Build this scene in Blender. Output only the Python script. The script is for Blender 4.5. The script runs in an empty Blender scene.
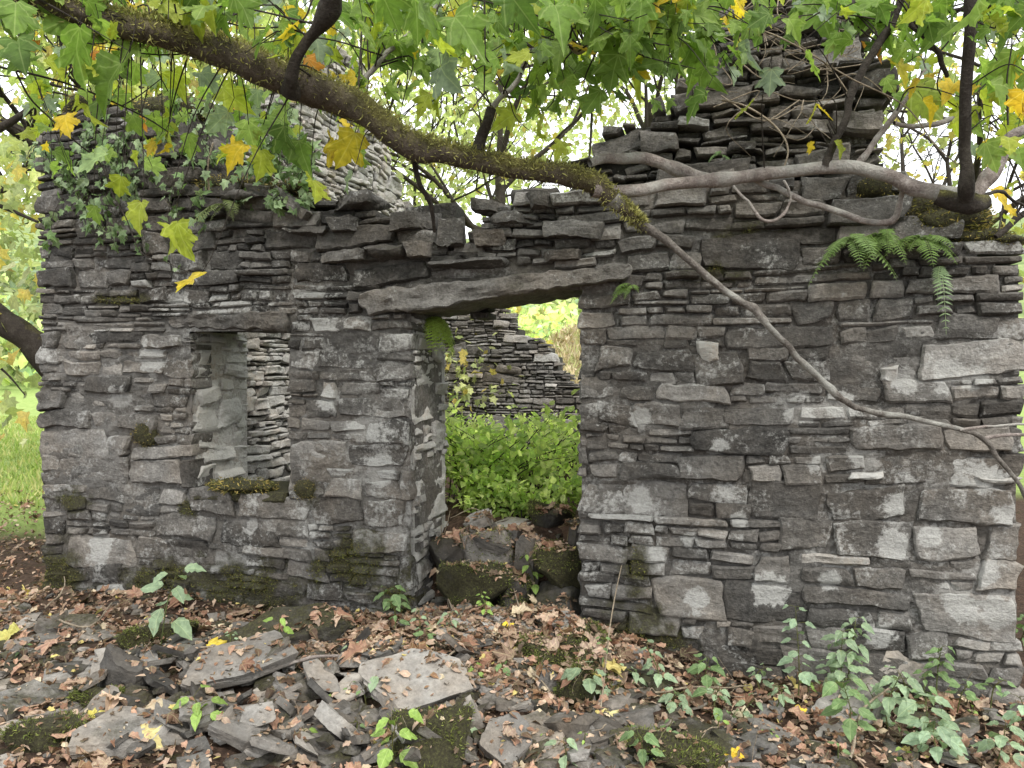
import bpy, math, random
import numpy as np
from mathutils import Vector, Matrix
random.seed(7); RNG = np.random.RandomState(11)
scene = bpy.context.scene
COL = scene.collection
def rad(a): return math.radians(a)
U = random.uniform

# ------------------------------------------------------------------ noise
def _h(ix, iy, iz, s):
    n = (ix.astype(np.int64)*374761393 + iy.astype(np.int64)*668265263 + iz.astype(np.int64)*2147483647 + s*974634777) & 0xffffffff
    n = ((n ^ (n >> 13)) * 1274126177) & 0xffffffff
    n = ((n ^ (n >> 16)) * 2246822519) & 0xffffffff
    return ((n ^ (n >> 15)) & 0xffffff) / float(0xffffff)
def vn(x, y, z=0.0, s=0):
    x, y, z = np.broadcast_arrays(np.asarray(x, float), np.asarray(y, float), np.asarray(z, float))
    fx, fy, fz = np.floor(x), np.floor(y), np.floor(z)
    tx, ty, tz = x-fx, y-fy, z-fz
    tx = tx*tx*(3-2*tx); ty = ty*ty*(3-2*ty); tz = tz*tz*(3-2*tz)
    r = 0
    for a in (0, 1):
        for b in (0, 1):
            for c in (0, 1):
                w = (tx if a else 1-tx)*(ty if b else 1-ty)*(tz if c else 1-tz)
                r = r + w*_h(fx+a, fy+b, fz+c, s)
    return r*2-1
def fbm(x, y, z=0.0, s=0, o=4):
    r = 0; a = 1.0; t = 0; f = 1.0
    for i in range(o):
        r = r + a*vn(np.asarray(x)*f, np.asarray(y)*f, np.asarray(z)*f, s+i*17); t += a; a *= .5; f *= 2.03
    return r/t
def sstep(a, b, x):
    t = np.clip((x-a)/(b-a), 0, 1); return t*t*(3-2*t)

# ------------------------------------------------------------------ camera model (the picture's own geometry, used to find real positions)
CAM = np.array([1.11, -4.15, 1.52]); YAW = rad(15); PITCH = rad(-1.04); F = 773.0
_R = np.array((Matrix.Rotation(YAW, 3, 'Z') @ Matrix.Rotation(math.pi/2+PITCH, 3, 'X')))
def ray(px, py): return _R @ np.array([(px-512)/F, -(py-384)/F, -1.0])
def P(px, py, d): return CAM + ray(px, py)*d
def onY(px, py, Y=0.0):
    r = ray(px, py); return CAM + r*((Y-CAM[1])/r[1])
def fx(px, Y=0.0): return onY(px, 370, Y)[0]
def G(x, y):
    x = np.asarray(x, float); y = np.asarray(y, float)
    near = np.exp(-((y+1.5)/3.5)**2)
    z = .045*fbm(x*1.3, y*1.3, 0, 3)*(.4+near) + .02*fbm(x*5, y*5, 0, 5)
    z = z + .14*np.exp(-((x+1.4)/1.3)**2-((y+.75)/.45)**2) + .10*np.exp(-((x-.3)/.7)**2-((y+.25)/.4)**2)
    z = z + .07*np.exp(-(np.minimum(np.abs(y+.05), 9)/.25)**2)*sstep(-3.4, -3.1, x)*(1-sstep(.2, .6, x)) - .10*sstep(.5, 1.3, x)*(1-sstep(.3, 1., y))*np.exp(-((y+.1)/1.0)**2)
    ins = sstep(-2.9, -2.5, x)*(1-sstep(1.7, 2.1, x))*(1-sstep(4.9, 5.4, y))
    z = z + ins*.58*sstep(.22, .55, y)*(.9+.25*fbm(x*2, y*2, 0, 8))
    z = z + sstep(-7, -4, x)*(1-sstep(2.5, 6, x+y*.15))*np.clip(y-6.5, 0, 60)*.17
    d = np.hypot(x, y)
    z = z + np.clip(d-60, 0, 1e9)*.30*(1-sstep(120, 220, d)*.35)*sstep(-5, 30, y)
    z = z + sstep(5, 20, d)*.25*fbm(x*.15, y*.15, 0, 9)
    return z
def onG(px, py):
    r = ray(px, py); t = np.arange(1.5, 9, .02); p = CAM+r*t[:, None]
    h = np.nonzero(p[:, 2] <= G(p[:, 0], p[:, 1]))[0]
    return p[h[0]] if len(h) else p[-1]

# ------------------------------------------------------------------ mesh accumulation
class Acc:
    def __init__(s): s.v = []; s.t = []; s.q = []; s.c = []; s.n = 0; s.u = []
    def add(s, v, t=None, q=None, c=(1, 1, 1), uv=None):
        v = np.asarray(v, float).reshape(-1, 3)
        if t is not None and len(t): s.t.append(np.asarray(t)+s.n)
        if q is not None and len(q): s.q.append(np.asarray(q)+s.n)
        c = np.asarray(c, float)
        if c.ndim == 1: c = np.tile(c[:3], (len(v), 1))
        s.u.append(np.zeros((len(v), 2)) if uv is None else uv); s.v.append(v); s.c.append(c); s.n += len(v)
    def mesh(s, name, origin=(0, 0, 0), smooth=False, sharp=None):
        m = bpy.data.meshes.new(name)
        if not s.v: return m
        v = np.concatenate(s.v)-np.asarray(origin, float); c = np.concatenate(s.c)
        t = np.concatenate(s.t).reshape(-1, 3) if s.t else np.zeros((0, 3), int)
        q = np.concatenate(s.q).reshape(-1, 4) if s.q else np.zeros((0, 4), int)
        loops = np.concatenate([t.ravel(), q.ravel()]).astype(np.int32)
        tot = np.concatenate([np.full(len(t), 3), np.full(len(q), 4)])
        st = np.concatenate([[0], np.cumsum(tot)[:-1]]).astype(np.int32)
        m.vertices.add(len(v)); m.vertices.foreach_set('co', v.ravel().astype(np.float32))
        m.loops.add(len(loops)); m.loops.foreach_set('vertex_index', loops)
        m.polygons.add(len(tot)); m.polygons.foreach_set('loop_start', st)
        m.polygons.foreach_set('use_smooth', np.full(len(tot), bool(smooth)))
        m.update(calc_edges=True)
        a = m.color_attributes.new('sc', 'FLOAT_COLOR', 'POINT')
        a.data.foreach_set('color', np.hstack([c, np.ones((len(c), 1))]).ravel().astype(np.float32))
        if any(len(k) and k.any() for k in s.u):
            b = m.attributes.new('lv', 'FLOAT2', 'POINT'); b.data.foreach_set('vector', np.concatenate(s.u).ravel().astype(np.float32))
        if sharp is not None: m.set_sharp_from_angle(angle=rad(sharp))
        return m
    def build(s, name, mat, parent=None, origin=None, smooth=False, sharp=None):
        po = np.array(parent['_o']) if parent is not None else np.zeros(3)
        if origin is None: origin = po
        m = s.mesh(name, origin, smooth, sharp)
        m.materials.append(mat)
        o = bpy.data.objects.new(name, m); COL.objects.link(o)
        if parent is not None: o.parent = parent
        o.location = Vector(np.asarray(origin, float)-po)
        o['_o'] = [float(k) for k in origin]
        return o
def tag(o, label=None, cat=None, group=None, kind=None):
    if label: o['label'] = label
    if cat: o['category'] = cat
    if group: o['group'] = group
    if kind: o['kind'] = kind
    return o
def thing(name, label, cat, loc=(0, 0, 0), group=None):
    o = bpy.data.objects.new(name, None); o.empty_display_size = .1; COL.objects.link(o)
    o.location = loc; o['_o'] = [float(k) for k in loc]
    return tag(o, label, cat, group)

# ------------------------------------------------------------------ materials
class NT:
    def __init__(s, name):
        s.m = bpy.data.materials.new(name); s.m.use_nodes = True
        s.t = s.m.node_tree; s.t.nodes.clear()
        s.out = s.n('ShaderNodeOutputMaterial')
    def n(s, typ, **kw):
        o = s.t.nodes.new(typ)
        for k, v in kw.items():
            if k.startswith('i_'): o.inputs[k[2:].replace('_', ' ')].default_value = v
            else: setattr(o, k, v)
        return o
    def l(s, a, b): s.t.links.new(a, b)
    def math(s, op, a, b=None, clamp=False):
        o = s.n('ShaderNodeMath', operation=op, use_clamp=clamp)
        for i, k in enumerate((a, b)):
            if k is None: continue
            if isinstance(k, (int, float)): o.inputs[i].default_value = k
            else: s.l(k, o.inputs[i])
        return o.outputs[0]
    def mix(s, f, a, b, mode='MIX'):
        o = s.n('ShaderNodeMix', data_type='RGBA', blend_type=mode)
        for k, i in ((f, 0), (a, 6), (b, 7)):
            if isinstance(k, (int, float)): o.inputs[i].default_value = k
            elif isinstance(k, tuple): o.inputs[i].default_value = (*k, 1)
            else: s.l(k, o.inputs[i])
        return o.outputs[2]
    def noise(s, co, scale, detail=5, rough=.6, sc=None):
        if sc:
            mp = s.n('ShaderNodeMapping'); mp.inputs['Scale'].default_value = sc; s.l(co, mp.inputs[0]); co = mp.outputs[0]
        o = s.n('ShaderNodeTexNoise'); o.inputs['Scale'].default_value = scale; o.inputs['Detail'].default_value = detail
        o.inputs['Roughness'].default_value = rough; s.l(co, o.inputs['Vector']); return o.outputs[0]
    def rng(s, v, a, b, c=0., d=1.):
        o = s.n('ShaderNodeMapRange'); s.l(v, o.inputs[0])
        for i, k in enumerate((a, b, c, d)):
            if isinstance(k, (int, float)): o.inputs[i+1].default_value = k
            else: s.l(k, o.inputs[i+1])
        return o.outputs[0]
    def ramp(s, v, stops):
        o = s.n('ShaderNodeValToRGB'); e = o.color_ramp.elements
        while len(e) < len(stops): e.new(.5)
        for i, (p, c) in enumerate(stops): e[i].position = p; e[i].color = (*c, 1)
        s.l(v, o.inputs[0]); return o.outputs[0]
    def coord(s):
        tc = s.n('ShaderNodeTexCoord'); oi = s.n('ShaderNodeObjectInfo')
        a = s.n('ShaderNodeVectorMath', operation='ADD'); s.l(tc.outputs['Object'], a.inputs[0])
        m = s.n('ShaderNodeVectorMath', operation='SCALE'); m.inputs[0].default_value = (17, 31, 23); s.l(oi.outputs['Random'], m.inputs['Scale'])
        s.l(m.outputs[0], a.inputs[1]); return a.outputs[0], oi.outputs['Random']
def stone_mat(name, strata=True, dark=1.0, rnd=0.0, mossb=0.0, lich=0.0, brown=.5, bump=.02):
    N = NT(name); co, orand = N.coord()
    at = N.n('ShaderNodeAttribute', attribute_name='sc'); sp = N.n('ShaderNodeSeparateColor'); N.l(at.outputs['Color'], sp.inputs[0])
    tone, moss, lc = sp.outputs
    n1 = N.noise(co, 9, 7, .65); n2 = N.noise(co, 55, 6, .7); n3 = N.noise(co, 2.3, 4, .6)
    st = N.noise(co, 3, 6, .75, (6, 6, 17)) if strata else N.noise(co, 20, 5, .7)
    v = N.math('ADD', tone, N.math('MULTIPLY', N.math('SUBTRACT', n1, .5), .62))
    v = N.math('ADD', v, N.math('MULTIPLY', N.math('SUBTRACT', st, .5), .42))
    v = N.math('ADD', v, N.math('MULTIPLY', N.math('SUBTRACT', n2, .5), .8 if strata else .4))
    if rnd: v = N.math('ADD', v, N.math('MULTIPLY', N.math('SUBTRACT', orand, .5), rnd))
    d = dark
    c = N.ramp(v, [(0, (.026*d, .025*d, .0235*d)), (.33, (.092*d, .088*d, .082*d)), (.62, (.205*d, .197*d, .184*d)), (1, (.44*d, .427*d, .40*d))])
    br = N.rng(n3, .42, .68, .1*brown, brown)
    c = N.mix(br, c, N.mix(1.0, c, (1.16, .97, .78), 'MULTIPLY'))
    # lichen
    L = N.noise(co, 40, 8, .75); L2 = N.noise(co, 5.5, 3, .55)
    Lm = N.math('ADD', N.math('ADD', N.math('MULTIPLY', L, .6), N.math('MULTIPLY', L2, .5)), N.math('MULTIPLY', lc, .20))
    lm = N.rng(Lm, .68-lich, .775-lich)
    c = N.mix(N.math('MULTIPLY', lm, .72 if strata else .4), c, N.mix(n2, (.28, .275, .26), (.62, .62, .59)))
    # moss
    M = N.noise(co, 14, 8, .75); M2 = N.noise(co, 3.2, 4, .6)
    geo = N.n('ShaderNodeNewGeometry'); sx = N.n('ShaderNodeSeparateXYZ'); N.l(geo.outputs['Normal'], sx.inputs[0])
    Mm = N.math('ADD', N.math('ADD', N.math('MULTIPLY', M, .45), N.math('MULTIPLY', M2, .55)), N.math('ADD', N.math('MULTIPLY', moss, .45), N.math('MULTIPLY', sx.outputs[2], .07)))
    mm = N.rng(Mm, .70-mossb, .86-mossb)
    mc = N.ramp(N.noise(co, 90, 4, .7), [(.25, (.012, .010, .006)), (.5, (.040, .036, .014)), (.75, (.10, .105, .035))])
    c = N.mix(N.math('MULTIPLY', mm, .9), c, mc)
    b = N.n('ShaderNodeBsdfPrincipled'); N.l(c, b.inputs['Base Color']); b.inputs['Roughness'].default_value = .88; b.inputs['Specular IOR Level'].default_value = .3
    h = N.math('ADD', N.math('MULTIPLY', st, .6), N.math('ADD', N.math('MULTIPLY', n2, .9), N.math('MULTIPLY', N.math('MULTIPLY', mm, M), 1.2)))
    h = N.math('ADD', h, N.math('MULTIPLY', n1, .8))
    bp = N.n('ShaderNodeBump'); bp.inputs['Strength'].default_value = .95; bp.inputs['Distance'].default_value = bump; N.l(h, bp.inputs['Height'])
    N.l(bp.outputs[0], b.inputs['Normal']); N.l(b.outputs[0], N.out.inputs[0]); return N.m
def leaf_mat(name, trans=.5, spec=.25):
    N = NT(name); at = N.n('ShaderNodeAttribute', attribute_name='sc'); co, _ = N.coord()
    n = N.noise(co, 45, 4, .6)
    c = N.mix(1.0, at.outputs['Color'], N.ramp(n, [(.3, (.72, .72, .66)), (.7, (1.18, 1.15, 1.05))]), 'MULTIPLY')
    bl = N.rng(N.noise(co, 16, 5, .7), .60, .68, 0, .6); c = N.mix(bl, c, N.mix(1.0, c, (.75, .5, .3), 'MULTIPLY'))
    lv = N.n('ShaderNodeAttribute', attribute_name='lv'); sx = N.n('ShaderNodeSeparateXYZ'); N.l(lv.outputs['Vector'], sx.inputs[0])
    X_, Y_ = sx.outputs[0], sx.outputs[1]; ang = N.math('ABSOLUTE', N.math('ARCTAN2', X_, Y_))
    r_ = N.math('SQRT', N.math('ADD', N.math('MULTIPLY', X_, X_), N.math('MULTIPLY', Y_, Y_)))
    dm = None
    for a_ in (0.0, .64, 1.22):
        d_ = N.math('MULTIPLY', N.math('ABSOLUTE', N.math('SUBTRACT', ang, a_)), r_); dm = d_ if dm is None else N.math('MINIMUM', dm, d_)
    sv = N.math('ABSOLUTE', N.math('SINE', N.math('ADD', N.math('MULTIPLY', Y_, 26), N.math('MULTIPLY', N.math('ABSOLUTE', X_), -22)))); 
    vm = N.math('MAXIMUM', N.rng(dm, .006, .022, 1, 0), N.rng(sv, .0, .16, .35, 0))
    c = N.mix(N.math('MULTIPLY', vm, .38), c, N.mix(1.0, N.mix(.35, c, (.7, .75, .4)), (1.25, 1.25, 1.2), 'MULTIPLY'))
    b = N.n('ShaderNodeBsdfPrincipled'); N.l(c, b.inputs['Base Color']); b.inputs['Roughness'].default_value = .55; b.inputs['Specular IOR Level'].default_value = spec
    t = N.n('ShaderNodeBsdfTranslucent'); N.l(N.mix(1.0, c, (1.2, 1.3, .8), 'MULTIPLY'), t.inputs[0])
    mx = N.n('ShaderNodeMixShader'); mx.inputs[0].default_value = trans; N.l(b.outputs[0], mx.inputs[1]); N.l(t.outputs[0], mx.inputs[2])
    N.l(mx.outputs[0], N.out.inputs[0]); return N.m
def bark_mat(name, cols, mossy=0.0, pale=0.0):
    N = NT(name); co, _ = N.coord()
    at = N.n('ShaderNodeAttribute', attribute_name='sc'); sp = N.n('ShaderNodeSeparateColor'); N.l(at.outputs['Color'], sp.inputs[0])
    n1 = N.noise(co, 22, 7, .7); n2 = N.noise(co, 120, 4, .7); n3 = N.noise(co, 7, 5, .6)
    c = N.ramp(N.math('ADD', N.math('MULTIPLY', n1, .6), N.math('MULTIPLY', n2, .4)), [(.3, cols[0]), (.5, cols[1]), (.7, cols[2])])
    if pale: c = N.mix(N.rng(n3, .54-pale*.1, .70-pale*.1, 0, .65), c, N.mix(n2, (.28, .28, .25), (.46, .46, .42)))
    geo = N.n('ShaderNodeNewGeometry'); sx = N.n('ShaderNodeSeparateXYZ'); N.l(geo.outputs['Normal'], sx.inputs[0])
    m = N.math('ADD', N.math('ADD', N.math('MULTIPLY', n3, .8), N.math('MULTIPLY', sx.outputs[2], .18)), N.math('MULTIPLY', sp.outputs[1], .6))
    m = N.rng(m, .68, .86)
    mc = N.ramp(n2, [(.3, (.03, .026, .008)), (.5, (.085, .075, .02)), (.72, (.19, .185, .06))])
    c = N.mix(m, c, mc)
    b = N.n('ShaderNodeBsdfPrincipled'); N.l(c, b.inputs['Base Color']); b.inputs['Roughness'].default_value = .85; b.inputs['Specular IOR Level'].default_value = .25
    bp = N.n('ShaderNodeBump'); bp.inputs['Strength'].default_value = .9; bp.inputs['Distance'].default_value = .014
    N.l(N.math('ADD', n1, N.math('MULTIPLY', n2, .6)), bp.inputs['Height']); N.l(bp.outputs[0], b.inputs['Normal'])
    N.l(b.outputs[0], N.out.inputs[0]); return N.m
M_stone = stone_mat('wall_stone'); M_mortar = stone_mat('earth_mortar', False, .8, 0, .02, .01)
M_slate = stone_mat('fallen_slate', False, .98, .6, .07, -.05, .7, .012); M_rock = stone_mat('mossy_rock', False, .8, .3, .10, -.06)
M_lintel = stone_mat('lintel_stone', True, .85, 0, .03)
M_leaf = leaf_mat('tree_leaf', .55); M_litter = leaf_mat('dead_leaf', .12, .2); M_herb = leaf_mat('herb_leaf', .35, .35)
M_bark = bark_mat('mossy_bark', [(.03, .024, .018), (.085, .068, .05), (.18, .15, .12)])
M_pale = bark_mat('pale_bark', [(.06, .05, .045), (.22, .185, .165), (.42, .38, .35)], pale=1.0)
M_mid = bark_mat('grey_bark', [(.035, .03, .026), (.13, .115, .10), (.30, .28, .25)], pale=.6)
M_dark = bark_mat('dark_bark', [(.015, .012, .01), (.035, .028, .022), (.08, .07, .058)])
M_stick = bark_mat('dry_stick', [(.09, .07, .05), (.26, .21, .15), (.48, .42, .33)])
M_moss = leaf_mat('moss_tuft', .2, .1)
def ground_mat():
    N = NT('woodland_floor'); tc = N.n('ShaderNodeTexCoord'); co = tc.outputs['Object']
    at = N.n('ShaderNodeAttribute', attribute_name='sc'); sp = N.n('ShaderNodeSeparateColor'); N.l(at.outputs['Color'], sp.inputs[0])
    n1 = N.noise(co, 30, 8, .75); n2 = N.noise(co, 2.5, 5, .6); n3 = N.noise(co, 7, 6, .7); nf = N.noise(co, .35, 7, .7)
    soil = N.ramp(n1, [(.3, (.02, .014, .01)), (.5, (.07, .045, .032)), (.7, (.16, .105, .075))])
    soil = N.mix(N.rng(n3, .55, .65, 0, .7), soil, (.04, .045, .015))
    grass = N.ramp(N.math('ADD', N.math('MULTIPLY', n3, .5), N.math('MULTIPLY', n2, .5)), [(.3, (.15, .22, .06)), (.5, (.26, .35, .10)), (.7, (.40, .46, .18))])
    straw = N.ramp(N.math('ADD', N.math('MULTIPLY', n3, .6), N.math('MULTIPLY', nf, .4)), [(.3, (.18, .15, .06)), (.5, (.50, .40, .25)), (.7, (.66, .56, .42))])
    wood = N.ramp(nf, [(.35, (.10, .15, .05)), (.55, (.20, .26, .10)), (.7, (.34, .34, .15))])
    c = N.mix(sp.outputs[0], soil, grass); c = N.mix(sp.outputs[1], c, straw); c = N.mix(sp.outputs[2], c, wood)
    b = N.n('ShaderNodeBsdfPrincipled'); N.l(c, b.inputs['Base Color']); b.inputs['Roughness'].default_value = .95; b.inputs['Specular IOR Level'].default_value = .15
    bp = N.n('ShaderNodeBump'); bp.inputs['Distance'].default_value = .03; N.l(n1, bp.inputs['Height']); N.l(bp.outputs[0], b.inputs['Normal'])
    N.l(b.outputs[0], N.out.inputs[0]); return N.m
M_ground = ground_mat()

# ------------------------------------------------------------------ masonry
def stone_local(w, h, depth, prot, seed, rng, rough=1.0, ang=0.0):
    """front face grid plus side skirt, local (u, v, n)"""
    nu = int(np.clip(w/.017, 4, 30 if w < .7 else 90)); nv = int(np.clip(h/.014, 4, 16))
    t = np.linspace(-1, 1, nu+1); s = np.linspace(-1, 1, nv+1)
    t = .55*t+.45*np.sin(t*math.pi/2); s = .55*s+.45*np.sin(s*math.pi/2)
    a, b = np.meshgrid(t, s, indexing='ij')
    k = rng.uniform(.02, .22)
    A = a*np.sqrt(1-k*b*b/2); B = b*np.sqrt(1-k*a*a/2)
    j = min(h, w)*.17*rough
    c = rng.uniform(-j, j, (4, 2)); c[:, 0] *= 1.5; c -= np.abs(c)*.25*0
    w00, w10, w11, w01 = (1-a)*(1-b)/4, (1+a)*(1-b)/4, (1+a)*(1+b)/4, (1-a)*(1+b)/4
    u = A*w/2 + w00*c[0, 0]+w10*c[1, 0]+w11*c[2, 0]+w01*c[3, 0]
    v = B*h/2 + w00*c[0, 1]+w10*c[1, 1]+w11*c[2, 1]+w01*c[3, 1]
    v = v + (1-a*a)*rng.uniform(-.08, .08)*h*np.abs(b)
    q = seed*3.7
    wob = .16*min(h, .12)*rough
    u = u + wob*fbm(u*16+q, v*16, q, 1, 2); v = v + wob*.9*fbm(u*13+q, v*9, q, 2, 3)
    bw = rng.uniform(.004, .014)
    eu = np.clip((np.abs(a)-(1-bw*2/w))/(bw*2/w+1e-6), 0, 1); ev = np.clip((np.abs(b)-(1-bw*2/h))/(bw*2/h+1e-6), 0, 1)
    e = np.maximum(eu, ev)
    n = prot - rng.uniform(.006, .022)*e**2 + rng.uniform(-.012, .012)*a + rng.uniform(-.012, .010)*b
    f1 = fbm(u*14+q, v*22+q, q, 5, 4)
    stp = np.round(fbm(u*4+q, v*22, q, 7, 2)*4)/4
    n = n + rough*(.012*f1 + .012*stp)
    ca, sa = math.cos(ang), math.sin(ang)
    u, v = u*ca-v*sa, u*sa+v*ca
    nu1, nv1 = nu+1, nv+1
    V = np.stack([u, v, n], -1).reshape(-1, 3)
    idx = np.arange(nu1*nv1).reshape(nu1, nv1)
    q4 = np.stack([idx[:-1, :-1], idx[1:, :-1], idx[1:, 1:], idx[:-1, 1:]], -1).reshape(-1, 4)
    ring = np.concatenate([idx[:-1, 0], idx[-1, :-1], idx[:0:-1, -1], idx[0, :0:-1]])
    rv = V[ring].copy(); m1 = rv.copy(); m1[:, 2] -= .02; m1[:, :2] *= .99
    m2 = rv.copy(); m2[:, 2] = -depth; m2[:, :2] *= .93
    n0 = len(V); L = len(ring); r0 = ring; r1 = n0+np.arange(L); r2 = r1+L
    for x, y in ((r0, r1), (r1, r2)):
        q4 = np.vstack([q4, np.stack([y, np.roll(y, -1), np.roll(x, -1), x], -1)])
    return np.vstack([V, m1, m2]), q4
def bands(z0, z1, rng, hmin, hmax, levels=()):
    zs = [z0]
    lv = sorted(l for l in levels if z0 < l < z1)+[z1]
    for L in lv:
        while zs[-1] < L-1e-6:
            h = rng.uniform(hmin, hmax)(zs[-1]) if callable(hmin) else rng.uniform(hmin, hmax)
            if L-zs[-1]-h < hmin*.8: zs.append(L)
            else: zs.append(zs[-1]+h)
    return list(zip(zs[:-1], zs[1:]))
def layout(u0, u1, z0, z1, rng, holes, top, thin, levels=(), hb=(.10, .21), wb=(.20, .58)):
    out = []
    for (a, b) in bands(z0, z1, rng, hb[0], hb[1], levels):
        u = u0-rng.uniform(0, .2)
        while u < u1:
            w = rng.uniform(*wb)
            H = b-a
            tp = thin((a+b)/2)
            r = rng.rand()
            if r < .5*(1-tp): lay = [1.0]
            elif r < .93-tp*.5: k = rng.uniform(.3, .7); lay = [k, 1-k]
            else:
                k = np.array([rng.uniform(.6, 1.4) for _ in range(3 if H < .2 else 3+int(rng.rand() < .5+tp))]); lay = list(k/k.sum())
            z = a
            for f in lay:
                hh = f*H
                segs = [(u, u+w)]
                mx = max(.16, hh*3.6)
                while segs[0][1]-segs[0][0] > mx and rng.rand() < .8:
                    x0, x1 = segs.pop(0); c = x0+(x1-x0)*rng.uniform(.32, .68); segs += [(x0, c), (c, x1)]
                    if len(segs) > 3: break
                for x0, x1 in segs: out.append([x0, x1, z, z+hh])
                z += hh
            u += w
    res = []
    for x0, x1, a, b in out:
        zm = (a+b)/2
        iv = [(max(x0, u0), min(x1, u1))]
        for h in holes:
            nv = []
            g = h(zm)
            for i in iv:
                if g is None or g[1] <= i[0] or g[0] >= i[1]: nv.append(i); continue
                if g[0] > i[0]: nv.append((i[0], g[0]))
                if g[1] < i[1]: nv.append((g[1], i[1]))
            iv = nv
        for i in iv:
            if i[1]-i[0] < .045: continue
            if zm > top((i[0]+i[1])/2): continue
            res.append((i[0], i[1], a, b))
    return res
def masonry(acc, rects, org, UA, VA, NA, rng, style, depth=.2, gap=.007, rough=1.0, warp=.03, vert=None):
    org, UA, VA, NA = map(lambda k: np.asarray(k, float), (org, UA, VA, NA))
    for k, (x0, x1, a, b) in enumerate(rects):
        g = gap*rng.uniform(.4, 1.8)
        w, h = x1-x0-g, b-a-g
        if h < .012 or w < .03: continue
        cx, cz = (x0+x1)/2, (a+b)/2
        tone, moss, lich, jut, loose = style(cx, cz)
        V, q = stone_local(w, h, depth, rng.normal(0, .009)*(1+loose)+jut, rng.uniform(0, 900), rng, rough, rng.normal(0, .018)*(1+2*loose))
        V[:, 0] += cx; V[:, 1] += cz
        if warp:
            V[:, 1] += warp*vn(V[:, 0]*.9, V[:, 1]*.6, 0, 31) + warp*.4*vn(V[:, 0]*2.4, V[:, 1]*1.5, 0, 33)
        W = org + V[:, :1]*UA + V[:, 1:2]*VA + V[:, 2:]*NA
        sm = rng.rand() < .05
        C = np.tile([np.clip(tone+rng.normal(0, .13), .05, 1.2), moss, lich+(.5 if sm else 0)], (len(V), 1))
        if vert: vert(V[:, 0], V[:, 1], C)
        acc.add(W, q=q, c=C)

COTTAGE = thing('ruined_cottage', 'roofless ruined cottage of grey slate rubble with a doorway, a window and crumbling gables', 'ruin', (0, 0, 0))
xL, xR = fx(38), fx(1026)
def W2(px, py, Y=0): p = onY(px, py, Y); return p[0], p[2]
prof = [W2(*p) for p in [(36, 120), (60, 108), (100, 112), (150, 108), (185, 128), (205, 175), (240, 190), (300, 198), (345, 208), (385, 212), (420, 216), (445, 240), (470, 232), (500, 205), (525, 188), (560, 185), (590, 180), (640, 172), (700, 168), (800, 166), (866, 174), (895, 196), (955, 232), (1000, 250), (1022, 258)]]
PX = np.array([p[0] for p in prof]); PZ = np.array([p[1] for p in prof])
def ftop(x): return float(np.interp(x, PX, PZ))
win = (fx(190), fx(287)); winz = (W2(240, 492)[1], W2(240, 330)[1])
door = (fx(410), fx(578)); doorz = W2(495, 296)[1]
la = np.array(W2(363, 299)); lb = np.array(W2(624, 272)); LT = .135
def lint_hole(z):
    xs = np.linspace(la[0], lb[0], 60); c = la[1]+(lb[1]-la[1])*(xs-la[0])/(lb[0]-la[0])
    m = np.abs(z-c) < LT/2+.02
    return (xs[m][0], xs[m][-1]) if m.any() else None
wl = (fx(165), fx(292)); wlz = (winz[1], winz[1]+.105)
holes = [lambda z: (win[0], win[1]) if winz[0]-.02 < z < winz[1] else None,
         lambda z: (door[0]+.0*z, door[1]) if z < doorz+.03 else None, lint_hole,
         lambda z: (wl[0], wl[1]) if wlz[0] <= z < wlz[1]+.01 else None]
def pxof(x, z, Y=0.0):
    d = _R.T @ (np.array([x, Y, z])-CAM); return 512+F*d[0]/-d[2], 384-F*d[1]/-d[2]
def style_front(x, z):
    px, py = pxof(x, z)
    left = px < 410
    tone = .40; moss = .0; lich = .35; jut = 0.0; loose = 0.0
    if left:
        tone = .36; lich = .52 if py > 250 else .25
        if py < 300: tone = .27; moss = .12; loose = .5
        if py > 480: moss = .1
        if py > 560: tone = .3
    else:
        tone = .42+.08*min(1, max(0, (px-600)/300)); lich = .45
        if py < 280: tone = .35; loose = .6
        if py < 300 and px < 600: loose = 1.0
        if py > 590 and px < 760: tone = .33
        pass
        if 380 < py < 640 and px > 640: tone = .46
    if 600 < px < 870 and py < 175: tone = .30; moss = .2; lich = .1; jut = -.05; loose = 1
    return tone, moss, lich, jut, loose
SPOTS = []
for (cx, cy, rx, ry) in ((145, 435, 22, 20), (310, 492, 24, 20), (245, 490, 40, 9), (185, 510, 20, 12), (70, 500, 34, 18), (230, 590, 90, 40), (60, 580, 40, 45), (640, 650, 60, 50), (160, 580, 60, 30), (350, 560, 50, 40), (400, 600, 40, 30), (420, 540, 20, 60), (120, 300, 60, 12), (750, 230, 60, 14), (700, 270, 50, 16), (640, 560, 24, 50)):
    a_ = W2(cx, cy); SPOTS.append((a_[0], a_[1], rx/F*4.5, ry/F*4.5))
LSP = []
for (cx, cy, r) in ((717, 447, 9), (690, 540, 8), (820, 462, 9), (862, 460, 10), (800, 408, 14), (840, 405, 12), (945, 375, 16), (975, 380, 10), (990, 480, 12), (1005, 515, 9), (895, 545, 11), (985, 575, 9), (955, 602, 14), (965, 610, 10), (880, 635, 10), (700, 600, 12), (770, 590, 16), (830, 580, 9), (895, 505, 8), (640, 500, 9), (655, 560, 10), (740, 520, 8), (180, 300, 14), (150, 360, 18), (360, 430, 16), (380, 470, 14), (330, 400, 12), (120, 400, 14), (220, 560, 9), (250, 525, 8), (360, 560, 12), (100, 545, 14), (930, 535, 9), (1000, 610, 12), (905, 380, 10), (640, 420, 10), (770, 700, 10)):
    a_ = W2(cx, cy); LSP.append((a_[0], a_[1], r/F*4.3))
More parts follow.
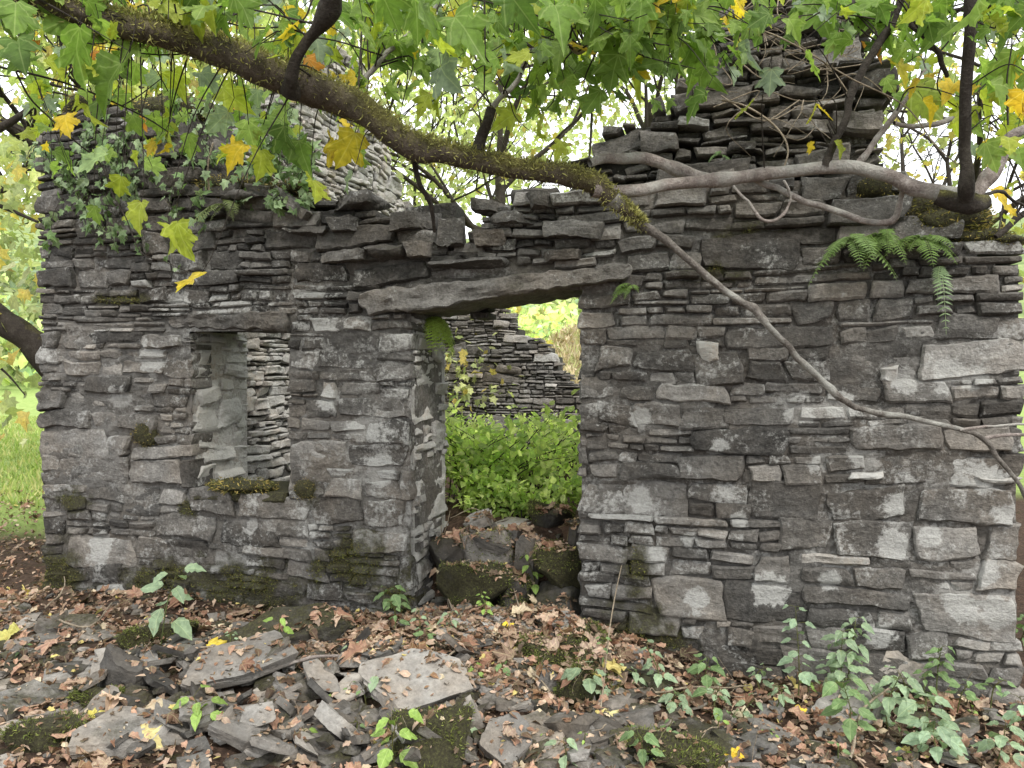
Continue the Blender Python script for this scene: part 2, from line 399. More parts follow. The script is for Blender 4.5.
def vert_front(x, z, C):
    for a, b, r_ in LSP: C[:, 2] += 1.8*np.clip(1.3-np.sqrt((x-a)**2+(z-b)**2)/r_+.5*fbm(x*30, z*30, 0, 69, 2), 0, 1)
    m = 0
    for a, b, rx, ry in SPOTS: m = np.maximum(m, 1-np.sqrt(((x-a)/rx)**2+((z-b)/ry)**2)*.8+.5*fbm(x*9, z*9, 0, 61, 3))
    C[:, 1] += .85*np.clip(m, 0, 1)
    low = np.clip((.75-z)/.5, 0, 1)*(1-sstep(.6, 1.2, x)*.7)*(.35+.9*fbm(x*2.2, z*2.2, 0, 63)); C[:, 1] += np.clip(low, 0, 1)*.5
    C[:, 0] += .16*fbm(x*1.1, z*1.1, 0, 65, 2)-.10*np.clip((.5-z)/.5, 0, 1)
    C[:, 2] += .35*fbm(x*1.6, z*1.6, 0, 67, 2)
rng = np.random.RandomState(5)
fw = Acc()
thinf = lambda z: .5 if z > 2.05 else .12
rects = layout(xL, xR, -.2, 3.4, rng, holes, ftop, thinf, (winz[0], wlz[0], wlz[1], doorz+.02, 2.05, 2.25, 2.5))
masonry(fw, rects, (0, 0, 0), (1, 0, 0), (0, 0, 1), (0, -1, 0), rng, style_front, .22, vert=vert_front)
# upper layer thickness: further rows of stones behind, along the wall head
def head_rows(acc, x0, x1, topf, Y, hgt=.3, tone=.2):
    r = layout(x0, x1, 1.4, 3.6, rng, [], topf, lambda z: .8)
    r = [k for k in r if k[3] > topf((k[0]+k[1])/2)-hgt]
    masonry(acc, r, (0, Y, 0), (1, 0, 0), (0, 0, 1), (0, -1, 0), rng, lambda x, z: (tone, .35, .2, 0, 1), .2)
head_rows(fw, xL, xR, lambda x: ftop(x)+.03*math.sin(x*7), .22); head_rows(fw, xL, xR, lambda x: ftop(x)-.05+.04*math.sin(x*9+1), .42)
FW = fw.build('front_wall', M_stone, COTTAGE, smooth=True, sharp=34)
FWV = np.concatenate(fw.v); FWC = np.concatenate(fw.c)
# mortar and rubble core
def core(parent, name, u0, u1, z0, topf, holes, org, UA, VA, NA, th, rec, mort, step=.02, col=(.35, .1, .4), vert=None):
    A = Acc(); org, UA, VA, NA = map(lambda k: np.asarray(k, float), (org, UA, VA, NA))
    us = np.arange(u0, u1+step*.5, step); ztop = max(topf(u) for u in us); zs = np.arange(z0, ztop+step, step)
    uu, zz = np.meshgrid(us, zs, indexing='ij')
    n = -rec + .012*fbm(uu*14, zz*18, 0, 51) + .014*fbm(uu*5, zz*9, 0, 53) + .008*np.round(2*fbm(uu*5, zz*24, 0, 54, 2))/2
    n = n + mort(uu, zz)
    mx = .03*vn(uu*.9, zz*.6, 0, 31)
    zw = zz + mx*0
    idx = np.arange(uu.size).reshape(uu.shape)
    V = org+uu.reshape(-1, 1)*UA+zw.reshape(-1, 1)*VA+n.reshape(-1, 1)*NA
    tops = np.array([topf(u) for u in us])
    um = (us[:-1]+us[1:])/2; zm = (zs[:-1]+zs[1:])/2
    keep = zm[None, :] < (tops[:-1, None]+tops[1:, None])/2-.06
    for h in holes:
        for j, z in enumerate(zm):
            g = h(z)
            if g: keep[:, j] &= ~((um > g[0]-.01) & (um < g[1]+.01))
    q = np.stack([idx[:-1, :-1], idx[1:, :-1], idx[1:, 1:], idx[:-1, 1:]], -1)[keep]
    cc_ = np.tile(np.array(col, float), (len(V), 1))
    if vert: vert(uu.ravel(), zz.ravel(), cc_)
    A.add(V, q=q, c=cc_)
    # solid body behind
    bs = .1
    for u in np.arange(u0+.02, u1-.02, bs):
        u2 = min(u+bs, u1-.02); um_ = (u+u2)/2; t = topf(um_)-.10
        cuts = sorted([(lo, hi) for lo, hi in solid_cuts(holes, um_, z0, t)])
        z = z0
        for lo, hi in cuts+[(t, t)]:
            if lo-z > .02: boxq(A, org, UA, VA, NA, u, u2, z, lo, -th+.06, -rec-.06, col)
            z = max(z, hi)
    return A.build(name, M_mortar, parent, smooth=False)
def solid_cuts(holes, u, z0, t):
    res = []; on = None
    for z in np.arange(z0, t, .02):
        h = any((g := f(z)) and g[0]-.005 < u < g[1]+.005 for f in holes)
        if h and on is None: on = z
        if not h and on is not None: res.append((on, z)); on = None
    if on is not None: res.append((on, t))
    return res
BQ = np.array([[0, 1, 3, 2], [4, 6, 7, 5], [0, 4, 5, 1], [2, 3, 7, 6], [0, 2, 6, 4], [1, 5, 7, 3]])
def boxq(A, org, UA, VA, NA, u0, u1, z0, z1, n0, n1, col):
    V = [org+u*UA+z*VA+n*NA for u in (u0, u1) for z in (z0, z1) for n in (n0, n1)]
    A.add(V, q=BQ, c=col)
def mort_front(u, z):
    lft = 1-sstep(door[0]-.1, door[0], u)
    m = lft*(1-sstep(1.75, 1.95, z))*(.008+.022*np.clip(fbm(u*1.7, z*2.2, 0, 73)*1.6+.3, 0, 1)) + (1-lft)*.018*(fbm(u*1.5, z*1.5, 0, 71) > 0)*(1-sstep(1.6, 1.9, z))
    return m
core(COTTAGE, 'rubble_core', xL+.03, xR-.03, -.2, ftop, holes[:2], (0, 0, 0), (1, 0, 0), (0, 0, 1), (0, -1, 0), .6, .036, mort_front, col=(.44, .05, .55), vert=vert_front)
# jambs
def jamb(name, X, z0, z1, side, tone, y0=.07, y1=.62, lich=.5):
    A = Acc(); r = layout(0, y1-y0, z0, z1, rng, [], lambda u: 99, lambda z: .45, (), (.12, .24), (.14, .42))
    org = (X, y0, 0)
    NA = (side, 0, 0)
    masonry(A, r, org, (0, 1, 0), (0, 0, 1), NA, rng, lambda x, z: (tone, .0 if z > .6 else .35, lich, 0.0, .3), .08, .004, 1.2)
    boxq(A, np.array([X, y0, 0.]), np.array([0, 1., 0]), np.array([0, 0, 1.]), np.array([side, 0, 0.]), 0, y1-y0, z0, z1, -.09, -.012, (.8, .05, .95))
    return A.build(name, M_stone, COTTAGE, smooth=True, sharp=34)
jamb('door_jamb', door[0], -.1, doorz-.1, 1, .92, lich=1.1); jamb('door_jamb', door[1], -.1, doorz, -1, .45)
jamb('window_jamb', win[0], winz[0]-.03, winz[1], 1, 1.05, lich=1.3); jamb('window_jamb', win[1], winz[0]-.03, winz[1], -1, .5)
# lintels
def beam(p0, p1, th, y0, y1, seed, name, tone=.33, moss=.25):
    r_ = np.random.RandomState(seed); n = 60; A = Acc()
    s = np.linspace(0, 1, n); ang = np.linspace(0, 2*math.pi, 29)[:-1]
    V = []
    for t in s:
        c = np.array([p0[0]+(p1[0]-p0[0])*t, (y0+y1)/2, p0[1]+(p1[1]-p0[1])*t+.02*math.sin(t*3.1)])
        e = min(t, 1-t); k = min(1, (e*18)**.5+.25)
        tt = th*(1-.22*t if th > .12 else 1)*k
        for a in ang:
            ca, sa = math.cos(a), math.sin(a)
            yy = np.sign(ca)*abs(ca)**.28*(y1-y0)/2*(.96+.04*k); zz = np.sign(sa)*abs(sa)**.30*tt/2
            V.append(c+np.array([0, yy, zz]))
    V = np.array(V); q = seed*1.3
    d = (.10*th+.008)*fbm(V[:, 0]*5+q, V[:, 1]*6, V[:, 2]*22, seed, 4)
    V[:, 2] += d+.014*vn(V[:, 0]*3, q, 0, 3); V[:, 0] += .05*vn(V[:, 2]*25, V[:, 1]*8, q, 4); V[:, 1] += .02*fbm(V[:, 0]*4+q, V[:, 2]*30, V[:, 1]*3, seed+3, 4)+.008*np.round(3*vn(V[:, 0]*2, V[:, 2]*40, 0, seed))/3
    m = len(ang); I = np.arange(n*m).reshape(n, m); J = np.roll(I, -1, 1)
    Q = np.stack([I[:-1], J[:-1], J[1:], I[1:]], -1).reshape(-1, 4)
    A.add(V, q=Q, c=(tone, moss, .3))
    for row in (0, n-1):
        c = V[I[row]].mean(0); T = [[m, i, (i+1) % m] for i in range(m)]
        A.add(np.vstack([V[I[row]], c]), t=T, c=(tone, moss, .3))
    return A.build(name, M_lintel, COTTAGE, smooth=True, sharp=60)
def slab(c0, c1, h, depth, prot, name, col, seed):
    A = Acc(); c0 = np.array(c0); c1 = np.array(c1); L = np.linalg.norm(c1-c0); a = math.atan2(c1[1]-c0[1], c1[0]-c0[0]); r_ = np.random.RandomState(seed)
    V, q = stone_local(L, h, depth, prot, seed, r_, 1.5, 0); m = (c0+c1)/2
    V[:, 2] += .02*fbm(V[:, 0]*5, V[:, 1]*30, 0, seed, 4); V[:, 1] *= 1+.25*vn(V[:, 0]*2.2+seed, 0, 0, seed)-.12*V[:, 0]/L
    u = m[0]+V[:, 0]*math.cos(a)-V[:, 1]*math.sin(a); z = m[1]+V[:, 0]*math.sin(a)+V[:, 1]*math.cos(a)
    A.add(np.stack([u, -V[:, 2], z], 1), q=q, c=col); return A.build(name, M_stone, COTTAGE, smooth=True, sharp=34)
tag(slab((la[0], la[1]-.005), (lb[0]+.02, lb[1]), LT+.01, .56, .055, 'door_lintel', (.50, .28, .3), 3), 'long tilted slab lintel over the doorway')
slab((wl[0], wlz[0]+.05), (wl[1], wlz[0]+.062), .115, .56, .008, 'window_lintel', (.36, .3, .15), 8)
slab((win[0]+.02, winz[0]-.03), (win[1]-.0, winz[0]-.015), .06, .5, .012, 'window_sill', (.3, .9, .1), 9)
# interior and remaining walls
def wall_panel(name, u0, u1, z0, topf, org, UA, NA, style, th=.55, hb=(.11, .2), wb=(.2, .55), rough=1.3, gap=.008, loosew=.03):
    A = Acc(); zt = max(topf(u) for u in np.linspace(u0, u1, 40))
    r = layout(u0, u1, z0, zt, rng, [], topf, lambda z: .7, (), hb, wb)
    masonry(A, r, org, UA, (0, 0, 1), NA, rng, style, .16, gap, rough)
    o = A.build(name, M_stone, COTTAGE, smooth=True, sharp=34)
    core(o, 'rubble_core', u0, u1, z0, topf, [], org, UA, (0, 0, 1), NA, th, .04, lambda u, z: 0, .05, (.2, .1, .2))
    return o
gx = xL+.6
gp = [(0, 2.75), (.6, 3.2), (1.9, 4.35), (2.6, 4.9), (3.1, 4.7), (4.2, 3.7), (4.9, 3.0), (5.3, 2.6)]
gtop = lambda u: float(np.interp(u, [p[0] for p in gp], [p[1] for p in gp]))+.05*math.sin(u*9)
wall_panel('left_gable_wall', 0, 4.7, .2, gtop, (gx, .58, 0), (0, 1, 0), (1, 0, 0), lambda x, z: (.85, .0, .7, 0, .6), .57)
bq = [tuple(onY(a, b, 5.2)[[0, 2]]) for a, b in ((380, 250), (450, 288), (482, 303), (505, 312), (525, 333), (548, 345), (565, 372), (582, 388), (620, 392), (760, 380))]
bt = lambda u: float(np.interp(u, [p[0] for p in bq], [p[1] for p in bq]))+.04*math.sin(u*11)
wall_panel('back_wall', gx+.0, 1.95, .2, bt, (0, 5.2, 0), (1, 0, 0), (0, -1, 0), lambda x, z: (.50, .1, .4, 0, .5), .55, (.08, .15), (.15, .4), 1.2)
rt = lambda u: float(np.interp(u, [0, 1, 2.2, 4.7], [2.0, 1.9, 1.7, 1.5]))
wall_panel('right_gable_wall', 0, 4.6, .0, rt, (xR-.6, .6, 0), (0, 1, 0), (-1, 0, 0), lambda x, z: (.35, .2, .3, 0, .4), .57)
# chimney stack
cpts = [W2(*p, .4) for p in [(566, 178), (580, 160), (596, 138), (625, 116), (660, 100), (690, 82), (712, 50), (722, -60), (838, -60), (858, 20), (870, 70), (880, 150), (900, 205)]]
ctop = lambda x: float(np.interp(x, [p[0] for p in cpts], [p[1] for p in cpts], left=0, right=0))
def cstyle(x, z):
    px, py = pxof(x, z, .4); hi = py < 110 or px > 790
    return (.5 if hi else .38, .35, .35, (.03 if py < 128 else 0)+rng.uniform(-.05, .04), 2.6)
A = Acc()
r = layout(cpts[0][0], cpts[-1][0], 2.05, ctop((cpts[7][0]+cpts[8][0])/2)-.02, rng, [], ctop, lambda z: .3, (), (.06, .12), (.10, .34))
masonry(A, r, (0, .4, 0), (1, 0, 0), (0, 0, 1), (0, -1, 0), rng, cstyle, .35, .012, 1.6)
CH = A.build('chimney_stack', M_stone, COTTAGE, smooth=True, sharp=34)
core(CH, 'rubble_core', cpts[0][0]+.05, cpts[-1][0]-.05, 2.0, lambda x: ctop(x)-.03, [], (0, .4, 0), (1, 0, 0), (0, 0, 1), (0, -1, 0), .95, .08, lambda u, z: 0, .05, (.12, .3, .1))
# stack side faces
for X, sd in ((W2(870, 100, .4)[0]-.02, 1), (W2(712, 60, .4)[0]+.0, -1)):
    A = Acc(); z0 = 2.2 if sd > 0 else ctop(X)-.1
    r = layout(0, .9, z0, ctop(W2(790, 0, .4)[0])-.1, rng, [], lambda u: 99, lambda z: .7)
    masonry(A, r, (X, .45, 0), (0, 1, 0), (0, 0, 1), (sd, 0, 0), rng, lambda x, z: (.3, .1, .3, 0, 1), .2, .01, 1.4)
    A.build('stack_side', M_stone, CH, smooth=True, sharp=34)

# ------------------------------------------------------------------ rocks and slates
def norm_(a): return a/np.maximum(np.linalg.norm(a, axis=-1, keepdims=True), 1e-9)
def cube_grid(n):
    l = np.linspace(-1, 1, n+1); V = []; Q = []; k = 0
    for ax in range(3):
        for s in (-1, 1):
            a, b = np.meshgrid(l, l, indexing='ij'); p = np.zeros((n+1, n+1, 3))
            p[..., ax] = s; p[..., (ax+1) % 3] = a; p[..., (ax+2) % 3] = b
            I = np.arange((n+1)**2).reshape(n+1, n+1)+k; k += (n+1)**2
            q = np.stack([I[:-1, :-1], I[1:, :-1], I[1:, 1:], I[:-1, 1:]], -1).reshape(-1, 4)
            if s < 0: q = q[:, ::-1]
            V.append(p.reshape(-1, 3)); Q.append(q)
    V = np.vstack(V); Q = np.vstack(Q)
    key = np.round(V*1000).astype(int); _, first, inv = np.unique(key, axis=0, return_index=True, return_inverse=True)
    inv = inv.ravel()
    return V[first], inv[Q]
CG = {n: cube_grid(n) for n in (8, 14)}
def rock_mesh(L, Wd, H, seed, cuts=7, rnd=.25, plate=True, tone=.35, moss=0.0, lich=.1, n=8):
    r = np.random.RandomState(seed); V, Q = CG[n]; V = V.copy()
    if not plate:
        ln = np.linalg.norm(V, axis=1, keepdims=True); V = V*(1-rnd)+V/ln*1.25*rnd
    for i in range(cuts):
        a = r.uniform(0, 2*math.pi); d = np.array([math.cos(a), math.sin(a), r.uniform(-.15, .15) if plate else r.uniform(-.9, .9)]); d /= np.linalg.norm(d)
        lim = r.uniform(.62, .98) if plate else r.uniform(.6, .95)
        V = V-np.maximum(0, V@d-lim)[:, None]*d
    V = V*np.array([L, Wd, H])/2
    if plate:
        t = V[:, 2]/H
        stp = np.round(fbm(V[:, 0]*6/max(L, .1)+seed, V[:, 1]*6/max(L, .1), t*3, seed, 2)*2.5)/2.5
        V[:, :2] *= (1+.045*stp+.04*t*2)[:, None]
        V[:, 2] += H*.12*fbm(V[:, 0]*8, V[:, 1]*8+seed, 0, seed+1, 3) + H*.10*stp
    s = 1/max(L, .05)
    nz = np.stack([fbm(V[:, 0]*s*3+seed, V[:, 1]*s*3, V[:, 2]*s*3, seed+k, 4) for k in range(3)], 1)
    V = V+nz*(min(L, Wd)*(.035 if plate else .12))*np.array([1, 1, .3 if plate else 1])
    A = Acc(); A.add(V, q=Q, c=(tone, moss, lich)); return A.mesh('rock', smooth=True, sharp=32)
def place(name, mesh, mat, loc, rot, label, cat, group=None, scale=1):
    if not mesh.materials: mesh.materials.append(mat)
    o = bpy.data.objects.new(name, mesh); COL.objects.link(o); o.location = Vector(loc); o.rotation_euler = [rad(a) for a in rot]
    o.scale = (scale,)*3 if not isinstance(scale, tuple) else scale
    return tag(o, label, cat, group)
def g_rock(px, py, L, Wd, H, seed, rot, label, name='fallen_slate', cat='slate', mat=None, up=.0, **kw):
    L *= 1.12; Wd *= 1.12; H *= 1.25; p = onG(px, py); p = p+np.array([0, 0, up*1.15])
    return place(name, rock_mesh(L, Wd, H, seed, n=14, **kw), mat or M_slate, p, rot, label, cat)
sl = [
 (226, 690, .46, .30, .05, 1, (14, -8, 60), 'large flat dark grey slate tilted on top of the foreground heap', .11, dict(tone=.42)),
 (148, 742, .46, .26, .045, 2, (12, 10, 35), 'broad brownish flat slab at the bottom left with a pale leaf lying on it', .04, dict(tone=.5)),
 (408, 702, .42, .30, .05, 3, (28, -6, 42), 'large squarish grey slab propped up in the middle foreground', .09, dict(tone=.52)),
 (292, 645, .72, .22, .10, 4, (30, -6, 14), 'long mossy slab lying slanted against the wall foot left of the doorway', .05, dict(tone=.5, moss=.5)),
 (128, 690, .24, .20, .15, 5, (10, 20, 10), 'small dark angular block beside the large tilted slate', .06, dict(tone=.3, plate=False, rnd=.1)),
 (250, 745, .26, .16, .04, 6, (20, 5, 80), 'dark slate standing nearly on edge under the large tilted slate', .05, dict(tone=.38)),
 (335, 625, .3, .2, .05, 7, (6, 3, -10), 'flat mossy slab half buried between the long slab and the wall', .0, dict(tone=.4, moss=.5)),
 (470, 725, .17, .12, .07, 8, (10, 60, 30), 'small grey wedge of slate right of the green moss mound', .03, dict(tone=.5)),
 (508, 748, .24, .18, .07, 9, (20, 10, -30), 'pale grey flat stone at the bottom edge below the doorway', .02, dict(tone=.6)),
 (345, 740, .26, .12, .05, 10, (15, 45, 70), 'purple grey splintered slate standing on end in the foreground heap', .03, dict(tone=.55)),
 (858, 722, .30, .24, .11, 11, (16, -20, 30), 'grey angular stone among nettles at the foot of the right wall', .03, dict(tone=.45)),
 (905, 690, .26, .16, .10, 12, (20, 25, 70), 'pale grey stone leaning behind the nettles by the right wall', .08, dict(tone=.55)),
 (475, 640, .34, .2, .04, 13, (10, 4, 10), 'thin flat slate lying below the doorway mossy boulder', .02, dict(tone=.55)),
 (90, 668, .4, .2, .04, 14, (8, -6, 25), 'flat dark slate half covered by brown leaves at far left', .0, dict(tone=.35)),
 (560, 690, .18, .14, .08, 15, (10, 25, 10), 'small grey stone in the leaf litter below the doorway right side', .02, dict(tone=.45)),
]
for (px, py, L, Wd, H, sd, rot, lab, up, kw) in sl: g_rock(px, py, L, Wd, H, sd, rot, lab, up=up, **kw)
mr = [
 (540, 665, .22, .2, .12, 21, 'cushion of a small moss covered stone below the doorway'),
 (585, 650, .30, .2, .14, 22, 'mossy stone against the foot of the right doorway pier'),
 (590, 690, .26, .24, .2, 23, 'larger mossy boulder with a broad leaved seedling in front of the right pier'),
 (425, 755, .40, .28, .2, 24, 'bright green moss covered boulder at the bottom centre'),
 (50, 742, .30, .2, .1, 25, 'low moss covered stone in the bottom left corner'),
 (100, 705, .22, .14, .08, 26, 'mossy stone wedged beside the brownish slab'),
 (672, 758, .32, .2, .1, 27, 'mossy flat stone at the bottom edge right of centre'),
 (160, 640, .34, .2, .08, 28, 'dark mossy stone below the broad leaved plant at left wall foot'),
]
for (px, py, L, Wd, H, sd, lab) in mr:
    g_rock(px, py, L, Wd, H, sd, (U(-8, 8), U(-8, 8), U(0, 180)), lab, 'mossy_stone', 'stone', M_rock, .02, plate=False, moss=.85, tone=.25, rnd=.6)
# doorway rubble
def d_rock(px, py, Y, L, Wd, H, sd, rot, lab, moss=.1, tone=.45, plate=False):
    p = onY(px, py, Y); place('doorway_stone', rock_mesh(L, Wd, H, sd, plate=plate, moss=moss, tone=tone, rnd=.3, n=14), M_rock if moss > .5 else M_slate, p, rot, lab, 'stone')
d_rock(472, 592, .12, .40, .34, .34, 31, (5, 8, 20), 'big rounded mossy boulder at the left of the doorway step', .75, .3)
d_rock(487, 552, .36, .34, .13, .26, 32, (4, -8, 5), 'upright pale grey slab above the mossy boulder in the doorway', .05, .55, True)
d_rock(530, 563, .34, .17, .14, .32, 33, (4, 6, -14), 'upright pale stone in the centre of the doorway blocking', .1, .55, True)
d_rock(565, 566, .30, .34, .3, .24, 34, (0, 6, 10), 'dark mossy block under the right side of the doorway', .8, .2)
d_rock(548, 515, .55, .28, .26, .15, 35, (0, 8, 0), 'dark mossy stone on top of the doorway rubble', .6, .18)
d_rock(490, 536, .42, .34, .3, .055, 36, (12, 14, 8), 'thin flat slab lying across the top of the doorway rubble', .05, .62, True)
d_rock(512, 529, .55, .34, .3, .07, 37, (8, -6, -6), 'flat grey slab behind the thin slab in the doorway', .05, .6, True)
d_rock(478, 520, .5, .22, .2, .06, 38, (14, -22, 0), 'small pale slab tilted against the left doorway jamb', .0, .62, True)
d_rock(560, 602, .2, .38, .3, .16, 39, (0, 0, 8), 'low dark stone forming the step at the right of the doorway', .3, .22)
d_rock(515, 600, .16, .2, .2, .24, 40, (0, 0, 30), 'dark stone wedged between the mossy boulder and the low step stone', .3, .2)
d_rock(583, 540, .4, .2, .3, .2, 41, (0, 0, 30), 'shadowed brown stone against the right doorway jamb', .4, .3)
d_rock(448, 560, .35, .2, .25, .3, 42, (0, 0, 10), 'brown stone half hidden by roots at the left doorway jamb', .3, .3)
# loose stones on wall head
ls = [(358, 205, .30, .09), (412, 223, .26, .11), (424, 252, .26, .10), (388, 255, .3, .09), (345, 228, .24, .09), (350, 258, .3, .07), (313, 232, .3, .06), (452, 236, .18, .17),
      (494, 240, .2, .10), (515, 222, .24, .09), (545, 205, .3, .09), (575, 232, .32, .1), (470, 265, .45, .07), (560, 258, .26, .06), (300, 205, .3, .07), (252, 198, .3, .08), (490, 208, .2, .07)]
lsl = ['flat grey stone topmost on the wall head left of the limb dip', 'squared pale stone projecting above the doorway left end', 'rounded lichen spotted stone just above the lintel left end', 'oblong stone left of the rounded lichen spotted one', 'long pale stone second from the lintel on the wall head', 'thin dark stone low on the broken wall head', 'flat pale slab with litter on it on the broken wall head',
       'tall pale blocky stone standing above the lintel', 'small cubic pale stone above the lintel centre', 'dark flat stone near the top over the doorway', 'dark slab under the mossy limb over the doorway', 'large dark stone above the lintel right half', 'long thin slab lying directly on the lintel', 'small dark wedge above the lintel right end', 'buff slanted slab on the wall head beside yellow leaves', 'mossy flat stone beside the turf on the wall head', 'thin pale slip of stone in the dip of the wall head']
for i, ((px, py, w, h), lab) in enumerate(zip(ls, lsl)):
    p = onY(px, py, .07); place('loose_coping_stone', rock_mesh(w, .3, h*.85, 60+i, cuts=5, plate=(i % 3 > 0), rnd=.4, tone=.26+.09*(i % 3), moss=.2, lich=.35, n=14), M_stone, p, (U(-6, 6), U(-7, 7)+(30 if i == 14 else 0), U(-12, 12)), lab, 'stone')
# white lichened stones set in the right wall are built as part of the wall face
for (px, py, w, h) in ((714, 351, .115, .08), (884, 376, .08, .07), (868, 476, .17, .035), (1000, 480, .16, .05)):
    x, z = W2(px, py); V, q = stone_local(w, h, .06, .014, px, rng, 2.2)
    LS = Acc(); LS.add(np.stack([x+V[:, 0], -V[:, 2], z+V[:, 1]], 1), q=q, c=(.98, 0, .95))
    tag(LS.build('pale_stone', M_stone, COTTAGE, smooth=True, sharp=34), 'white lichen covered stone')
# scattered small slates
protos = [rock_mesh(L, Wd, H, 100+i, cuts=7, tone=.42+.08*(i % 3), moss=(.4 if i % 4 == 0 else .0), lich=.1) for i, (L, Wd, H) in enumerate([(.26, .18, .03), (.2, .14, .025), (.16, .11, .03), (.3, .15, .035), (.13, .09, .05), (.22, .2, .02), (.18, .08, .03), (.1, .08, .04)])]
for m in protos: m.materials.append(M_slate)
zones = [(95, 300, 665, 768, 75, .11), (280, 470, 645, 768, 85, .09), (450, 640, 640, 768, 45, .04), (640, 1010, 705, 768, 12, .0), (0, 110, 620, 768, 12, .0), (230, 420, 625, 660, 10, .03), (430, 590, 600, 650, 12, .03)]
for (x0, x1, y0, y1, n, up) in zones:
    for i in range(n):
        px, py = U(x0, x1), U(y0, y1); p = onG(px, py)
        if p[1] > -.12: continue
        tilt = 38 if up > .05 else 15
        o = bpy.data.objects.new('small_slate', random.choice(protos)); COL.objects.link(o)
        o.location = (p[0], p[1], p[2]+U(-.01, up)); o.rotation_euler = (rad(U(-4, tilt)), rad(U(-tilt, tilt)), U(0, 6.28)); s = U(.6, 1.15); o.scale = (s, s, s)
        tag(o, 'small loose grey slate among the dead leaves in front of the ruin', 'slate', 'small slates scattered on the ground before the wall')

A = Acc(); V0, Q0 = CG[8]; n8 = cube_grid(2)
for i in range(1700):
    x_ = U(-4.2, 2.6); y_ = random.choice([U(-1.9, -.1), U(-1.5, -.6)]); s_ = abs(random.gauss(0, .03))+.012
    if random.random() < .25: x_ = U(door[0], door[1]); y_ = U(-.6, .5)
    V_ = norm_(n8[0])*.35+n8[0]*.65; V_ = V_*(1+RNG.uniform(-.25, .25, (len(V_), 1)))*np.array([s_, s_*U(.5, .9), s_*U(.15, .5)])
    Rm = np.array(Matrix.Rotation(U(0, 6.28), 3, 'Z')@Matrix.Rotation(U(-.5, .5), 3, 'X')); V_ = V_@Rm.T+np.array([x_, y_, float(G(x_, y_))+s_*.2]); A.add(V_, q=n8[1], c=(U(.1, .5), U(0, .5), .1))
tag(A.build('debris', M_slate), 'stone chips and rubble crumbs mixed into the dead leaves', 'rubble', kind='stuff')

# ------------------------------------------------------------------ leaves
def tmpl(half, cen, fold=.12, droop=.18):
    L = [(-x, y) for x, y in half[::-1] if x > 0]; pts = np.array(half+L)
    V = np.vstack([[cen], pts]); z = fold*np.abs(V[:, 0])-droop*V[:, 1]**2
    V = np.column_stack([V, z]); n = len(pts); T = np.array([[0, 1+i, 1+(i+1) % n] for i in range(n)]); return V, T
MAPLE = tmpl([(0, 0), (.10, -.06), (.24, -.04), (.34, .03), (.47, .07), (.42, .16), (.43, .22), (.35, .28), (.31, .35), (.41, .41), (.45, .51), (.54, .60), (.55, .70), (.44, .68), (.37, .70), (.30, .66), (.23, .60), (.26, .70), (.20, .77), (.18, .86), (.09, .92), (0, 1.06)], (0, .40), .22, .3)
MAPLES = tmpl([(0, 0), (.25, -.02), (.43, .11), (.31, .36), (.5, .66), (.23, .64), (0, 1)], (0, .4), .2, .25)
OVATE = tmpl([(0, 0), (.16, .06), (.29, .22), (.27, .3), (.32, .42), (.25, .55), (.24, .66), (.13, .82), (0, 1)], (0, .45))
OVATS = tmpl([(0, 0), (.28, .25), (.26, .6), (0, 1)], (0, .45)); NARROW = tmpl([(0, 0), (.11, .2), (.1, .55), (0, 1)], (0, .45))
CURL = tmpl([(0, 0), (.2, .02), (.33, .12), (.30, .25), (.26, .38), (.36, .5), (.34, .66), (.2, .7), (.1, .9), (0, .97)], (.04, .42), .45, .45)
def norm(a): return a/np.maximum(np.linalg.norm(a, axis=-1, keepdims=True), 1e-9)
def leaves(acc, T, pos, d, n, size, col, cvar=.2, bend=.0, rs=RNG):
    V, tri = T; pos = np.asarray(pos, float).reshape(-1, 3); N = len(pos)
    if N == 0: return
    d = norm(np.broadcast_to(d, (N, 3)).astype(float)); n = np.broadcast_to(n, (N, 3)).astype(float)
    x = norm(np.cross(d, n)+1e-6); n = np.cross(x, d); size = np.broadcast_to(size, (N,))
    zs = rs.uniform(-.3, 2.8, N)
    loc = V[None]*np.ones((N, 1, 1)); loc[..., 2] = loc[..., 2]*zs[:, None]+bend*rs.normal(0, 1, (N, len(V)))*.03
    asp = rs.uniform(.85, 1.12, N)
    W = pos[:, None]+size[:, None, None]*(loc[..., 0:1]*x[:, None]*asp[:, None, None]+loc[..., 1:2]*d[:, None]+loc[..., 2:3]*n[:, None])
    col = np.broadcast_to(col, (N, 3))*(1+cvar*rs.uniform(-1, 1, (N, 1)))
    C = np.repeat(col[:, None], len(V), 1)
    C = C*np.where(np.arange(len(V)) == 0, 1.06, rs.uniform(.85, 1.05, (N, len(V))))[..., None]
    t = (tri[None]+(np.arange(N)*len(V))[:, None, None]).reshape(-1, 3)
    acc.add(W.reshape(-1, 3), t=t, c=C.reshape(-1, 3), uv=np.tile(V[:, :2]+1e-4, (N, 1)))
def catmull(pts, n=6):
    pts = np.asarray(pts, float); p = np.vstack([2*pts[0]-pts[1], pts, 2*pts[-1]-pts[-2]]); out = []
    for i in range(1, len(p)-2):
        for t in np.linspace(0, 1, n, endpoint=False):
            out.append(.5*((2*p[i])+(-p[i-1]+p[i+1])*t+(2*p[i-1]-5*p[i]+4*p[i+1]-p[i+2])*t*t+(-p[i-1]+3*p[i]-3*p[i+1]+p[i+2])*t**3))
    out.append(p[-2]); return np.array(out)
